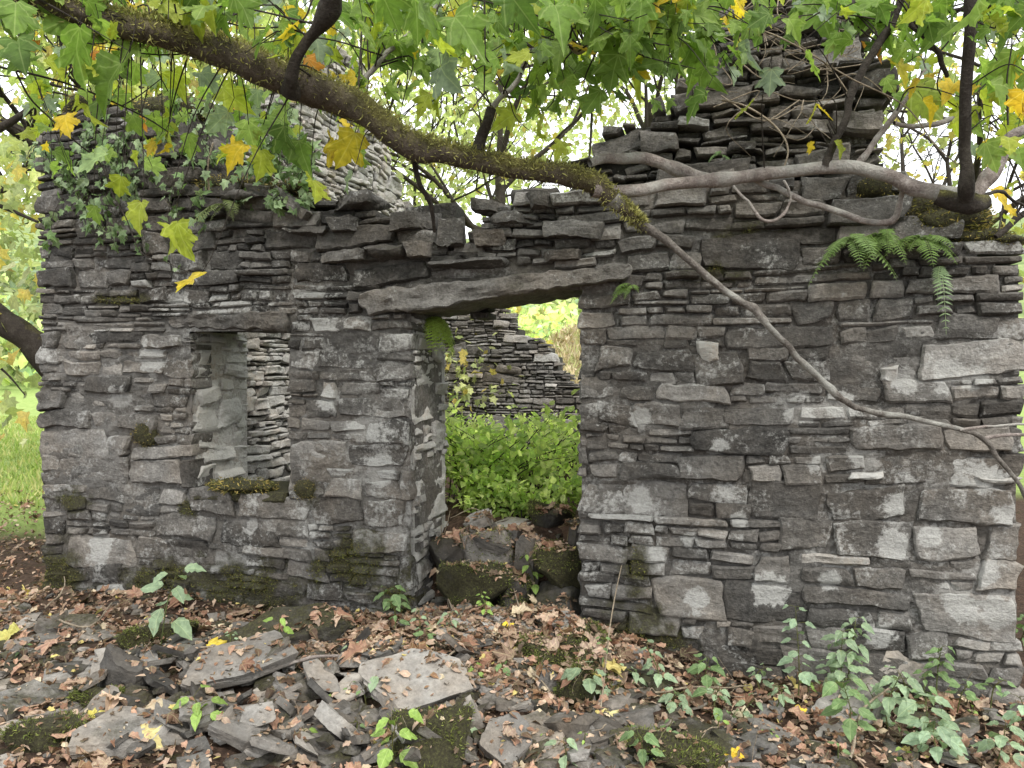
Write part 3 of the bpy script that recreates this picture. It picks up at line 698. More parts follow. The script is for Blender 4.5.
def tube(acc, pts, r, sides=6, n=5, c=(1, 0, 0), rough=0.0):
    """pts (k,3), r (k,)"""
    r = np.broadcast_to(r, (len(pts),)); D = catmull(np.column_stack([pts, r]), n) if len(pts) > 1 else None
    C = D[:, :3]; R = np.abs(D[:, 3]); T = norm(np.gradient(C, axis=0))
    up = np.array([.13, .31, .94]); a = norm(np.cross(T, up)); b = np.cross(T, a)
    th = np.linspace(0, 2*math.pi, sides, endpoint=False)
    V = C[:, None]+R[:, None, None]*(np.cos(th)[None, :, None]*a[:, None]+np.sin(th)[None, :, None]*b[:, None])
    if rough and len(C) > 8:
        L_ = np.concatenate([[0], np.cumsum(np.linalg.norm(np.diff(C, axis=0), axis=1))]); rm = R.mean(); sd_ = float(C[0, 0]*13.7)
        off = np.stack([vn(L_/(rm*9+.02), sd_, k, 81)+.5*vn(L_/(rm*3+.01), sd_, k, 82) for k in range(3)], 1)*(rm*.55+.002)
        kn = 1+.35*np.clip(vn(L_/(rm*4+.01), sd_, 7, 83)*2-1, 0, 1)
        V = C[:, None]+(V-C[:, None])*kn[:, None, None]+off[:, None]; C = C+off
    if rough:
        f = 1.2/np.maximum(R.mean(), .004)
        nz = fbm(V[..., 0]*f*.4, V[..., 1]*f*.4, V[..., 2]*f*.4, 9, 4)
        V = V+(V-C[:, None])*nz[..., None]*rough
    k = len(C); I = np.arange(k*sides).reshape(k, sides); J = np.roll(I, -1, 1)
    q = np.stack([I[:-1], I[1:], J[1:], J[:-1]], -1).reshape(-1, 4)
    acc.add(V.reshape(-1, 3), q=q, c=c)
    e = len(C)-1
    acc.add(np.vstack([V[e], C[e]+T[e]*R[e]*.5]), t=[[i, (i+1) % sides, sides] for i in range(sides)], c=c)
    return C
G1 = np.array([.17, .28, .06]); G2 = np.array([.25, .37, .09]); YG = np.array([.36, .42, .06]); YE = np.array([.68, .50, .05]); DK = np.array([.11, .19, .05]); BL = np.array([.26, .34, .26]); OR = np.array([.5, .22, .04])

# ---- the overhanging tree
TREE = thing('sycamore_tree', 'tree reaching over the ruin with a thick mossy limb, pale side branches and lobed leaves', 'tree', tuple(P(-90, -60, 2.2)))
samples = []
def br(name, pts, mat, rough=.12, sides=14, moss=0.0, keep=True):
    """pts: (px, py, depth, width px)"""
    X = np.array([P(a, b, d) for a, b, d, w in pts]); R = np.array([w/F*d/2*(.80 if w > 12.5 else .70) for a, b, d, w in pts])
    A = Acc(); C = tube(A, X, R, sides, 7, (1, moss, 0), rough)
    if keep and name != 'twig' and R.max() > .006: samples.append(C)
    o = A.build(name, mat, TREE, smooth=True); return C
limb = [(-120, -50, 2.2, 42), (-40, -28, 2.25, 40), (30, -4, 2.3, 38), (70, 10, 2.35, 36), (110, 19, 2.4, 32), (160, 28, 2.45, 33), (205, 42, 2.5, 37), (250, 62, 2.5, 38), (300, 84, 2.55, 40), (350, 101, 2.6, 36), (400, 134, 2.6, 33), (445, 151, 2.65, 29), (500, 161, 2.7, 25), (560, 172, 2.75, 24), (598, 184, 2.8, 24), (628, 208, 2.8, 15), (645, 224, 2.82, 11)]
CL = br('mossy_limb', limb, M_bark, .34, 24, .62)
br('branch', [(615, 196, 2.8, 22), (632, 213, 2.82, 15), (660, 238, 2.85, 12), (700, 270, 2.88, 10), (735, 298, 2.9, 9.5), (755, 308, 2.92, 11), (762, 318, 2.92, 9.5), (790, 346, 2.95, 9), (818, 380, 3, 9.5), (830, 391, 3, 11.5), (838, 399, 3, 9.5), (858, 408, 3.03, 8), (900, 414, 3.05, 8), (960, 430, 3.1, 7), (984, 440, 3.1, 8), (1000, 460, 3.1, 6.5), (1022, 493, 3.1, 6), (1040, 530, 3.1, 5)], M_mid, .22, 12, .0)
br('branch', [(960, 430, 3.1, 5), (990, 426, 3.1, 4), (1040, 424, 3.1, 3.5)], M_pale, .1, 8); br('branch', [(982, 439, 3.1, 6), (1005, 436, 3.1, 5), (1045, 437, 3.1, 5)], M_pale, .1, 8)
br('branch', [(596, 186, 2.8, 22), (622, 190, 2.82, 16), (683, 183, 2.85, 15), (741, 176, 2.86, 16), (800, 168, 2.85, 15), (845, 164, 2.83, 17), (880, 172, 2.8, 17), (917, 186, 2.75, 18), (950, 195, 2.7, 22), (968, 201, 2.7, 30), (978, 204, 2.7, 20)], M_pale, .12, 16, .05)
br('branch', [(592, 162, 2.85, 12), (612, 157, 2.88, 13), (640, 158, 2.9, 14), (672, 166, 2.9, 14), (705, 176, 2.88, 14), (730, 180, 2.86, 11)], M_pale, .14, 12, .1)
br('branch', [(742, 177, 2.9, 8), (765, 185, 2.9, 9), (811, 202, 2.9, 9), (843, 215, 2.9, 9.5), (874, 222, 2.88, 9), (892, 219, 2.86, 10), (899, 199, 2.82, 8), (906, 184, 2.78, 8)], M_pale, .14, 10, .05)
br('twig', [(733, 187, 2.85, 4), (752, 207, 2.84, 5), (768, 222, 2.84, 5), (784, 214, 2.84, 4), (790, 200, 2.84, 3), (784, 180, 2.82, 4)], M_pale, .1, 7)
br('branch', [(966, 205, 2.65, 20), (966, 185, 2.6, 15), (966, 150, 2.6, 14), (969, 80, 2.55, 14), (973, 0, 2.5, 15), (976, -60, 2.5, 16)], M_dark, .08, 12, .1)
br('branch', [(936, 193, 2.7, 16), (955, 198, 2.68, 23), (970, 200, 2.66, 26), (984, 198, 2.68, 18)], M_dark, .35, 14, .45)
br('branch', [(972, 200, 2.7, 16), (985, 180, 2.7, 17), (1000, 152, 2.7, 15), (1010, 134, 2.7, 13), (1040, 124, 2.7, 12)], M_pale, .15, 12)
br('branch', [(824, 165, 2.83, 13), (832, 145, 2.83, 11), (848, 110, 2.85, 11), (862, 75, 2.87, 11), (880, 40, 2.9, 12), (893, 22, 2.9, 12), (910, -20, 2.9, 9)], M_dark, .08, 10)
br('branch', [(856, 165, 2.85, 9), (876, 138, 2.88, 8.5), (896, 114, 2.9, 8), (912, 92, 2.95, 5), (925, 70, 3, 3)], M_pale, .1, 9)
br('branch', [(892, 124, 2.9, 6), (920, 127, 2.95, 7), (954, 117, 3, 8), (975, 105, 3, 6)], M_pale, .1, 9)
br('branch', [(1040, 5, 2.7, 8), (950, 10, 2.75, 6), (912, 20, 2.8, 8), (924, 36, 2.8, 8), (938, 52, 2.8, 8), (948, 76, 2.8, 6)], M_dark, .08, 9)
br('branch', [(994, 236, 3.3, 8), (1004, 228, 3.3, 8), (1024, 212, 3.3, 9), (1050, 200, 3.3, 9)], M_dark, .1, 8)
br('branch', [(976, 196, 2.7, 6), (1000, 192, 2.8, 5), (1020, 205, 2.9, 4), (1040, 210, 3, 4)], M_dark, .1, 8)
br('broken_stub', [(474, 158, 2.68, 16), (480, 142, 2.68, 15), (486, 124, 2.66, 13), (492, 106, 2.65, 13)], M_dark, .2, 12, .3)
br('branch', [(490, 110, 2.65, 10), (500, 99, 2.65, 8), (512, 90, 2.65, 7.5), (522, 76, 2.65, 7), (527, 60, 2.65, 7), (530, 51, 2.65, 7), (545, 46, 2.65, 6), (562, 41, 2.65, 7), (577, 51, 2.65, 7.5), (588, 44, 2.65, 6.5), (603, 33, 2.65, 7), (618, 32, 2.65, 7), (640, 32, 2.65, 7), (650, 12, 2.65, 7), (656, -30, 2.65, 7)], M_pale, .16, 10)
br('twig', [(606, 33, 2.65, 5), (606, 10, 2.62, 4), (600, -30, 2.6, 4)], M_dark, .1, 7); br('twig', [(648, 14, 2.65, 6), (665, 0, 2.66, 5), (690, -30, 2.7, 5)], M_pale, .1, 7)
br('branch', [(288, 92, 2.5, 24), (292, 76, 2.45, 18), (296, 60, 2.42, 14), (308, 42, 2.4, 13), (320, 28, 2.38, 16), (331, 10, 2.35, 28), (338, -14, 2.3, 22)], M_dark, .25, 14, .2)
br('branch', [(355, 90, 2.75, 10), (372, 68, 2.78, 8), (398, 44, 2.8, 7), (440, 5, 2.85, 7), (462, -30, 2.9, 7)], M_pale, .1, 10)
br('branch', [(416, 160, 2.7, 9), (421, 185, 2.72, 7), (431, 205, 2.75, 7), (433, 232, 2.8, 5)], M_dark, .1, 8, .2)
br('twig', [(-60, 50, 2.2, 3.5), (0, 67, 2.3, 3.5), (40, 76, 2.4, 3.2), (80, 88, 2.5, 2.6), (122, 106, 2.6, 2.4), (150, 120, 2.7, 2.2), (168, 132, 2.7, 1.8)], M_dark, 0, 6)
br('twig', [(16, 72, 2.3, 3), (30, 98, 2.35, 2.6), (52, 120, 2.4, 2.3), (76, 142, 2.45, 2), (100, 163, 2.5, 2), (113, 195, 2.5, 2), (126, 218, 2.5, 1.8), (141, 252, 2.5, 1.5), (165, 262, 2.5, 1.2), (188, 272, 2.5, 1.2)], M_dark, 0, 6)
br('twig', [(122, 106, 2.6, 2), (140, 95, 2.65, 1.7), (162, 78, 2.7, 1.3)], M_dark, 0, 5)
br('twig', [(484, -40, 2.3, 2.6), (485, 41, 2.35, 2.8), (484, 100, 2.4, 1.8)], M_dark, 0, 6); br('twig', [(485, 56, 2.35, 2), (497, 75, 2.4, 2), (508, 95, 2.45, 1.8), (516, 118, 2.5, 1.5), (535, 135, 2.5, 1)], M_dark, 0, 5)
br('twig', [(640, 5, 2.7, 2.6), (700, 20, 2.75, 2.4), (760, 30, 2.8, 2.3), (800, 48, 2.8, 2.3), (850, 78, 2.8, 2.2), (905, 106, 2.8, 2), (935, 145, 2.8, 1.8), (958, 165, 2.8, 1.6)], M_stick, 0, 6)
br('twig', [(722, 100, 3.0, 3), (745, 106, 3, 3), (768, 120, 3, 3), (783, 136, 2.95, 3), (788, 152, 2.9, 2.6), (783, 170, 2.86, 2.6)], M_stick, 0, 6)
br('twig', [(750, 50, 2.9, 1.5), (790, 30, 2.85, 2), (820, 12, 2.8, 2.2)], M_dark, 0, 5); br('twig', [(800, 45, 2.9, 2), (830, 68, 2.9, 2), (850, 95, 2.88, 2)], M_stick, 0, 5)
br('twig', [(1008, 125, 2.7, 3), (1007, 80, 2.7, 2.4), (1012, 40, 2.7, 2), (1005, 20, 2.7, 2)], M_dark, 0, 5)
br('twig', [(200, 10, 2.4, 2), (225, 22, 2.4, 2), (260, 28, 2.4, 2.4), (300, 22, 2.4, 2.4), (312, 0, 2.4, 3), (318, -20, 2.4, 3)], M_dark, 0, 6)
SA = np.vstack(samples)
# moss hair on the limb
A = Acc(); k = RNG.randint(0, len(CL)-1, 16000); base = CL[k]+(CL[k+1]-CL[k])*RNG.rand(16000, 1)
rr = np.interp(k, [0, len(CL)*.5, len(CL)*.9, len(CL)], [.049, .050, .030, .013]); dr = norm(RNG.normal(0, 1, (16000, 3))+np.array([0, 0, .7]))
leaves(A, NARROW, base+dr*rr[:, None]*RNG.uniform(.95, 1.18, (16000, 1)), dr+RNG.normal(0, .6, (16000, 3)), RNG.normal(0, 1, (16000, 3)), RNG.uniform(.008, .024, 16000), np.array([.27, .26, .10]), .6)
A.build('moss', M_moss, TREE)
LF = Acc(); TW = Acc()
def pal(w):
    c = [G1, G2, YG, YE, DK, BL, OR]; return c[random.choices(range(7), w)[0]]
def one_leaf(p, size, col, tmplt=MAPLE, down=.8):
    side = RNG.normal(0, 1, 3); d = np.array([side[0]*.8, side[1]*.7-.2, -down-.2*abs(side[2])]); n = np.array([RNG.normal(0, .7), -.6+RNG.normal(0, .6), .8+RNG.normal(0, .5)])
    d = norm(d); st = p-d*size*.62
    leaves(LF, tmplt, [st], d, n, size, col, .15, 1)
    tube(TW, np.array([st-d*size*.3+np.array([0, 0, size*.25]), st-d*size*.1+np.array([0, 0, .01]), st]), .0011, 4, 2)
    return st-d*size*.3+np.array([0, 0, size*.25])
def sprig(end, nl, size, w, anchor=True, spread=.1):
    dd = np.linalg.norm(SA-end, axis=1); dd = dd+np.where(SA[:, 2] < end[2]-.05, .25, 0); a = SA[random.choice(np.argsort(dd)[:40])]
    if np.linalg.norm(a-end) > .75: a = end+np.array([U(-.3, .3), U(-.3, .3), .65])
    mid = (a+end)/2+RNG.normal(0, .05, 3)+np.array([0, 0, .05]); pts = np.array([a, mid, end])
    tube(TW, pts, np.array([.0035, .0025, .0012]), 5, 5)
    C = catmull(pts, 8)
    for i in range(nl):
        q = C[int(len(C)*U(.45, .99))]+RNG.normal(0, spread*.45, 3)
        st = one_leaf(q, size*U(.45, 1.05), pal(w), MAPLE, U(.1, .9))
# explicit leaves
for (px, py, s, d, c) in [(430, 22, 82, 1.7, G1), (392, 12, 70, 1.7, G1), (468, 30, 70, 1.7, G1), (520, 8, 60, 1.8, DK), (560, 12, 60, 1.8, G1), (445, 78, 44, 2.4, BL), (420, 25, 60, 1.9, G1), (75, 62, 74, 1.8, G1), (98, 84, 66, 1.9, G1), (18, 52, 62, 1.8, DK), (55, 25, 60, 1.9, G1), (95, 110, 50, 2.1, G1), (15, 20, 60, 1.7, G1),
    (86, 162, 40, 2.4, BL*1.3), (66, 125, 32, 2.4, YE), (90, 120, 26, 2.4, YG), (185, 282, 38, 2.5, YE*.8+YG*.2), (182, 245, 42, 2.5, YG), (176, 232, 30, 2.5, YG), (135, 218, 34, 2.5, YG), (118, 190, 26, 2.5, YG), (95, 218, 22, 2.6, G2), (190, 150, 28, 2.7, G2), (150, 148, 22, 2.7, YE), (135, 125, 24, 2.7, G2), (155, 140, 24, 2.7, G2), (165, 152, 16, 2.7, YE),
    (232, 155, 32, 2.8, YE), (262, 165, 34, 2.8, YG), (235, 100, 36, 2.8, YG), (215, 125, 34, 2.8, BL), (270, 128, 34, 2.8, G1), (283, 148, 40, 2.7, DK), (300, 152, 34, 2.7, G1), (345, 155, 44, 2.6, YE*.7+YG*.3), (330, 152, 36, 2.65, YE), (362, 160, 30, 2.7, G2), (318, 190, 36, 2.6, YG), (345, 184, 26, 2.6, BL), (250, 135, 30, 2.8, G2), (210, 80, 30, 2.8, BL), (320, 50, 34, 2.7, BL), (318, 72, 30, 2.62, OR),
    (828, 114, 24, 2.7, YE), (812, 117, 22, 2.7, YG*.8+YE*.3), (842, 150, 20, 2.8, YG), (811, 150, 14, 2.8, YE), (815, 70, 36, 2.6, G2), (700, 62, 56, 2.4, G1), (632, 72, 48, 2.5, YG), (690, 108, 36, 2.5, DK), (665, 45, 46, 2.4, G2), (610, 75, 40, 2.5, G1), (590, 105, 34, 2.6, G1), (740, 15, 30, 2.7, YE), (745, 60, 32, 2.6, BL), (770, 85, 30, 2.6, BL), (790, 30, 50, 2.5, DK), (850, 12, 44, 2.9, G1), (915, 15, 40, 3.0, G2),
    (930, 108, 62, 2.9, YG*.6+G1*.4), (990, 78, 50, 2.8, G1), (905, 70, 36, 3.0, YE*.5+YG*.5), (1004, 30, 66, 2.2, DK), (992, 100, 48, 2.9, YG), (1005, 70, 46, 2.3, G2), (995, 160, 36, 2.5, G2), (1010, 145, 32, 2.5, YG), (945, 40, 46, 2.9, G1), (1015, 110, 36, 2.4, OR*.4+YE*.6), (560, 150, 20, 2.6, YG), (820, 15, 50, 2.4, G1), (990, 5, 50, 2.8, G1), (600, 45, 36, 2.5, G2), (640, 15, 44, 2.3, G1), (705, 25, 50, 2.3, G1), (760, 5, 50, 2.3, G1), (345, 20, 46, 2.2, G1), (370, 40, 38, 2.4, G2), (250, 15, 44, 2.2, G1), (225, 20, 46, 2.2, G1), (280, 5, 46, 2.2, BL), (200, 8, 40, 2.2, G2)]:
    d = d*(1.22 if s > 45 else 1); p = P(px, py, d); st = one_leaf(p, s/F*d*(.74 if s > 45 else .88), np.array(c), MAPLE, 1.0)
    dd = np.linalg.norm(SA-st, axis=1); a = SA[dd.argmin()]
    if dd.min() > .8: a = st+np.array([U(-.2, .2), U(-.2, .2), .6])
    tube(TW, np.array([a, (a+st)/2+np.array([U(-.03, .03), 0, .05]), st]), np.array([.0028, .002, .0012]), 5, 5)
zs = [(-20, 260, -20, 55, 46, 2.2, 3.6, (3, 3, 2, .25, 1, .5, .1)), (30, 260, 55, 180, 26, 2.8, 3.9, (1, 3, 3, .7, 0, 1, .05)), (240, 420, -10, 150, 26, 2.7, 3.8, (2, 3, 3, .7, .5, 1, .05)),
      (380, 700, -20, 80, 76, 2.2, 3.8, (4, 4, 2, .3, 1, .5, .05)), (400, 700, 60, 120, 20, 2.6, 3.9, (3, 4, 3, .5, .5, .5, .1)), (600, 1024, -20, 45, 56, 2.3, 3.8, (4, 3, 2, .4, 1.5, .8, .1)), (880, 1030, 30, 130, 14, 2.95, 3.8, (2, 3, 4, .8, .5, .5, .08)),
      (960, 1040, 60, 190, 6, 2.6, 3.4, (1, 2, 4, 2, 0, .3, .4)), (660, 800, 30, 100, 8, 2.6, 3.4, (4, 2, 1, .6, 1, 1, 0))]
for (x0, x1, y0, y1, n, d0, d1, w) in zs:
    for i in range(n): sprig(P(U(x0, x1), U(y0, y1), U(d0, d1)), random.randint(4, 6), .098, w)
# parts of the crown beyond the picture edges
for i in range(90): sprig(P(U(-500, 1500), U(-700, -60), U(1.6, 4.2)), 5, .14, (4, 4, 2, .5, 1, .5, .1))
LF.build('leaves', M_leaf, TREE, smooth=True); TW.build('twigs', M_dark, TREE, smooth=True)

# ------------------------------------------------------------------ background trees
def grow(A, p, d, L, r, lev, rs, tips, spread=.55):
    pts = [p]; q = p.copy(); dd = d.copy(); n = 4
    for i in range(n):
        dd = norm(dd+rs.normal(0, .16, 3)+np.array([0, 0, .04])); q = q+dd*L/n; pts.append(q.copy())
    tube(A, np.array(pts), np.linspace(r, r*.55, n+1), 7 if lev > 1 else 4, 3, (1, .1, 0))
    if lev == 0: tips.append(q); return
    for k in range(3 if lev > 1 else 4):
        i = rs.randint(2, n+1); nd = norm(dd+rs.normal(0, spread, 3)); grow(A, pts[i], nd, L*rs.uniform(.55, .8), r*.5, lev-1, rs, tips, spread)
def bg_tree(x, y, H, label, cols, nleaf, size, rs, crown=(1, 1), bare=False, r=.12, lean=(0, 0), name='broadleaf_tree', base=None, cz=.62, rx=None):
    z = float(G(x, y)) if base is None else base
    T = thing(name, label, 'tree', (x, y, z)); A = Acc(); tips = []
    p = np.array([x, y, z-.2]); top = np.array([x+lean[0], y+lean[1], z+H*.45]); tube(A, np.array([p, (p+top)/2+rs.normal(0, .1, 3), top]), np.array([r*1.3, r, r*.8]), 10, 6, (1, .3, 0), .15)
    for k in range(6): grow(A, p+(top-p)*rs.uniform(.55, 1), norm(np.array([rs.normal(0, .7), rs.normal(0, .7), .9])), H*.22, r*.5, 3 if bare else 2, rs, tips, .6)
    A.build('trunk', M_dark, T, smooth=True)
    if nleaf:
        tips = np.array(tips); A = Acc(); rx = rx or H*.3
        nc = 46; cc = rs.normal(0, 1, (nc, 3)); cc = norm(cc)*rs.uniform(.3, 1, (nc, 1))**.6*np.array([rx, rx, H*.38])+np.array([x+lean[0], y+lean[1], z+H*cz])
        cc = np.vstack([cc, tips[rs.randint(0, len(tips), 30)]])
        i = rs.randint(0, len(cc), nleaf); pos = cc[i]+rs.normal(0, 1, (nleaf, 3))*np.array([.11, .11, .07])*H*.55
        tonev = rs.uniform(.6, 1.25, len(cc))[i]
        cols = np.array(cols); c = cols[rs.randint(0, len(cols), nleaf)]*tonev[:, None]
        leaves(A, MAPLES, pos, rs.normal(0, 1, (nleaf, 3))+np.array([0, 0, -.6]), rs.normal(0, .6, (nleaf, 3))+np.array([0, -.3, .8]), size*rs.uniform(.7, 1.3, nleaf), c, .25, 0, rs)
        A.build('crown', M_leaf, T)
    return T
rs = np.random.RandomState(3)
def at(px, d): p = P(px, 370, d); return p[0], p[1]
LG = [np.array(k) for k in ((.40, .48, .22), (.52, .56, .28), (.46, .53, .30), (.58, .62, .38))]; G2b, YGb = LG[0], LG[1]
if 1:
  pass

YEb = np.array([.66, .54, .18])
bg_tree(*at(70, 8.5), 8, 'leafy tree with a leaning mossy trunk close behind the left corner of the ruin', [G2b, YGb, YGb*1.2, YEb*.7], 4200, .11, rs, r=.13, lean=(.3, .5), cz=.62)
bg_tree(*at(500, 15), 12, 'bright green tree behind the roofless middle of the ruin', LG+[YEb*.6], 4800, .13, rs, rx=3.4, cz=.80)
bg_tree(*at(250, 14), 10, 'pale green tree behind the left gable', LG+[YGb], 4600, .13, rs, rx=3.0, cz=.66)
bg_tree(*at(650, 17), 14, 'tall green tree seen left of the chimney stack', LG, 3000, .14, rs, rx=2.4, cz=.84)
bg_tree(*at(470, 10.8), 3.4, 'small yellow leaved tree just behind the broken back wall', [YGb, YEb, YGb*1.2, G2b], 1500, .09, rs, r=.04, rx=.9, cz=.6)
bg_tree(*at(970, 10), 9, 'nearly bare twiggy tree beyond the right end of the ruin', [YGb, YEb], 260, .1, rs, r=.09, bare=True)
bg_tree(*at(905, 12), 9, 'bare branched tree with grey trunk right of the chimney stack', [YGb, YEb], 260, .1, rs, r=.08, bare=True)
bg_tree(*at(1060, 9), 9, 'sparse yellowing tree at the right edge beyond the wall', [YGb, YEb, G2b], 1500, .11, rs, r=.09)
bg_tree(*at(-40, 11), 9, 'tree at the left edge over the meadow with pale green leaves', [G2b, YGb, LG[2]], 2600, .11, rs, r=.12)
bg_tree(*at(420, 22), 14, 'distant green tree far behind the back wall', LG, 2200, .2, rs, rx=4)
bg_tree(*at(760, 20), 12, 'distant yellow green tree hidden mostly by the chimney stack', LG, 3000, .2, rs, rx=3.5)
# low dark limb at left edge
LT_ = thing('leaning_trunk', 'dark leaning trunk crossing behind the left corner of the wall', 'tree', tuple(P(60, 375, 5.6)))
A = Acc(); tube(A, np.array([P(-160, 220, 5.4), P(-70, 268, 5.5), P(0, 318, 5.5), P(35, 348, 5.6), P(90, 400, 5.8)]), np.array([.11, .1, .095, .09, .1]), 12, 6, (1, .2, 0), .15); A.build('trunk', M_dark, LT_, smooth=True)
A = Acc(); tube(A, np.array([P(-70, 180, 5.4), P(0, 206, 5.5), P(38, 222, 5.5)]), np.array([.02, .016, .01]), 6, 5); A.build('branch', M_dark, LT_, smooth=True); A = Acc(); tube(A, np.array([P(-50, 150, 5.4), P(0, 128, 5.5), P(30, 108, 5.5), P(45, 85, 5.6)]), np.array([.035, .03, .022, .012]), 6, 5)
A.build('branch', M_dark, LT_, smooth=True); A = Acc(); tube(A, np.array([P(-30, 345, 5.4), P(5, 372, 5.5), P(25, 395, 5.5)]), np.array([.012, .008, .004]), 5, 5); A.build('branch', M_dark, LT_, smooth=True)
A = Acc(); n = 170; pos = np.array([P(U(-40, 42), U(90, 440), U(5.2, 6)) for i in range(n)]); pos = pos[(pos[:, 0] < xL-.15) | (pos[:, 2] > 3)]; n = len(pos)
leaves(A, MAPLES, pos, RNG.normal(0, .6, (n, 3))+[0, 0, -.8], RNG.normal(0, .5, (n, 3))+[0, -.8, .6], RNG.uniform(.07, .13, n), np.array([LG[0], LG[1], LG[2], YEb, LG[3]])[RNG.randint(0, 5, n)], .2); A.build('leaves', M_leaf, LT_)

# far woodland on the hillside
A = Acc(); n = 26000
th = RNG.uniform(rad(95), rad(160), n); dd_ = RNG.uniform(62, 105, n); x = CAM[0]+np.cos(th)*dd_; y = CAM[1]+np.sin(th)*dd_
cl = fbm(x*.16, y*.16, 0, 41, 2); z = G(x, y)+RNG.uniform(0, 1, n)**.7*(4+4*cl)
leaves(A, OVATS, np.column_stack([x, y, z]), RNG.normal(0, 1, (n, 3)), RNG.normal(0, .5, (n, 3))+[0, -.6, .6], RNG.uniform(.6, 1.2, n), np.array([LG[0], LG[2], LG[1], BL*1.6, LG[3], LG[2]*.8])[RNG.randint(0, 6, n)]*np.clip(1+1.2*cl, .5, 1.8)[:, None], .2)
tag(A.build('far_woodland', M_leaf), 'hazy pale green woodland covering the hillside beyond the meadow', 'woodland', kind='stuff')

# ------------------------------------------------------------------ shrubs and herbs
M_bush = leaf_mat('bush_leaf', .65, .3)
def shrub(name, label, cat, c, n, ext, size, cols, T=OVATS, stems=14, mat=None, group=None):
    z = float(G(c[0], c[1])); R_ = thing(name, label, cat, (c[0], c[1], z), group); A = Acc(); S = Acc()
    b = np.array([c[0], c[1], z]); pos = []
    for i in range(stems):
        e = b+np.array([RNG.uniform(-1, 1)*ext[0], RNG.uniform(-1, 1)*ext[1], ext[2]*RNG.uniform(.3, 1)**1.3+.05]); s = b+np.array([RNG.uniform(-.5, .5)*ext[0], RNG.uniform(-.5, .5)*ext[1], -.03]); m = (s+e)/2+np.array([RNG.normal(0, .04), RNG.normal(0, .04), ext[2]*.15])
        tube(S, np.array([s, m, e]), np.array([.006, .004, .0015]), 5, 5); C = catmull(np.array([s, m, e]), 12)
        k = RNG.randint(5, len(C), n//stems); pos.append(C[k]+RNG.normal(0, 1, (len(k), 3))*np.array([.10, .10, .07])*min(1, ext[2]/.8))
    pos = np.vstack(pos); N = len(pos); cols = np.array(cols)
    leaves(A, T, pos, RNG.normal(0, .8, (N, 3))+[0, -.2, -.1], RNG.normal(0, .4, (N, 3))+[0, -.3, 1], size*RNG.uniform(.3, 1.5, N), cols[RNG.randint(0, len(cols), N)], .25)
    S.build('stems', M_dark, R_, smooth=True); A.build('leaves', mat or M_bush, R_); return R_
BG = [np.array([.58, .70, .26]), np.array([.46, .60, .20]), np.array([.72, .80, .40]), np.array([.34, .48, .16])]
p = onY(520, 480, 1.35); shrub('bramble_bush', 'bright green leafy bush growing on the rubble inside the doorway', 'bush', (p[0]-.1, 1.35), 2600, (.8, .55, .66), .065, BG, stems=60)
p = onY(520, 500, .8); shrub('bramble_bush', 'low bright green growth right behind the doorway stones', 'bush', (p[0]-.05, .85), 2000, (.6, .22, .26), .05, BG, stems=24)
p = onY(575, 470, 3.0); shrub('elder_bush', 'taller bright green bush behind, at the right of the room seen through the doorway', 'bush', (p[0], 3.0), 900, (.5, .5, .6), .06, BG, stems=24)
p = onY(470, 470, 3.2); shrub('bramble_bush', 'low green bush deeper in the ruin behind the left doorway jamb', 'bush', (p[0], 3.3), 1600, (.5, .4, .5), .05, BG, stems=20)
def seedling(px, py, h, nl, size, label, col, T=OVATE, group=None, on=None, name='seedling', spread=.35, cat='plant'):
    px += U(-14, 14) if name == 'nettle' else 0; p = onG(px, py) if on is None else on; z = p.copy(); R_ = thing(name, label, cat, tuple(z), group); S = Acc(); A = Acc()
    e = z+np.array([RNG.uniform(-.3, .3)*h, RNG.uniform(-.3, 0)*h, h]); m = (z+e)/2+RNG.normal(0, .02, 3)
    tube(S, np.array([z-[0, 0, .01], m, e]), np.array([.0035, .0028, .0015]), 5, 5, (1, .6, 0)); C = catmull(np.array([z, m, e]), 10)
    for i in range(nl):
        k = int(len(C)*(.35+.64*i/max(1, nl-1))); a = i*2.4+U(-.3, .3); d = np.array([math.cos(a), math.sin(a), U(-.25, .25)])
        pl = size*spread*U(.6, 1.3); st = C[min(k, len(C)-1)]; q = st+d*pl+np.array([0, 0, pl*.3])
        tube(S, np.array([st, (st+q)/2+[0, 0, .004], q]), .0012, 4, 2, (1, .6, 0)); leaves(A, T, [q], d+np.array([0, 0, -.3]), np.array([RNG.normal(0, .25), -.45, 1]), size*U(.6, 1.1)*(1-.35*i/nl), np.array(col), .25, 1)
    S.build('stem', M_herb_stem, R_, smooth=True); A.build('leaves', M_herb, R_); return R_
M_herb_stem = bark_mat('herb_stem', [(.05, .07, .02), (.12, .15, .05), (.22, .24, .1)])
HG = (.17, .27, .12); HB = (.27, .37, .25); HL = (.26, .40, .10)
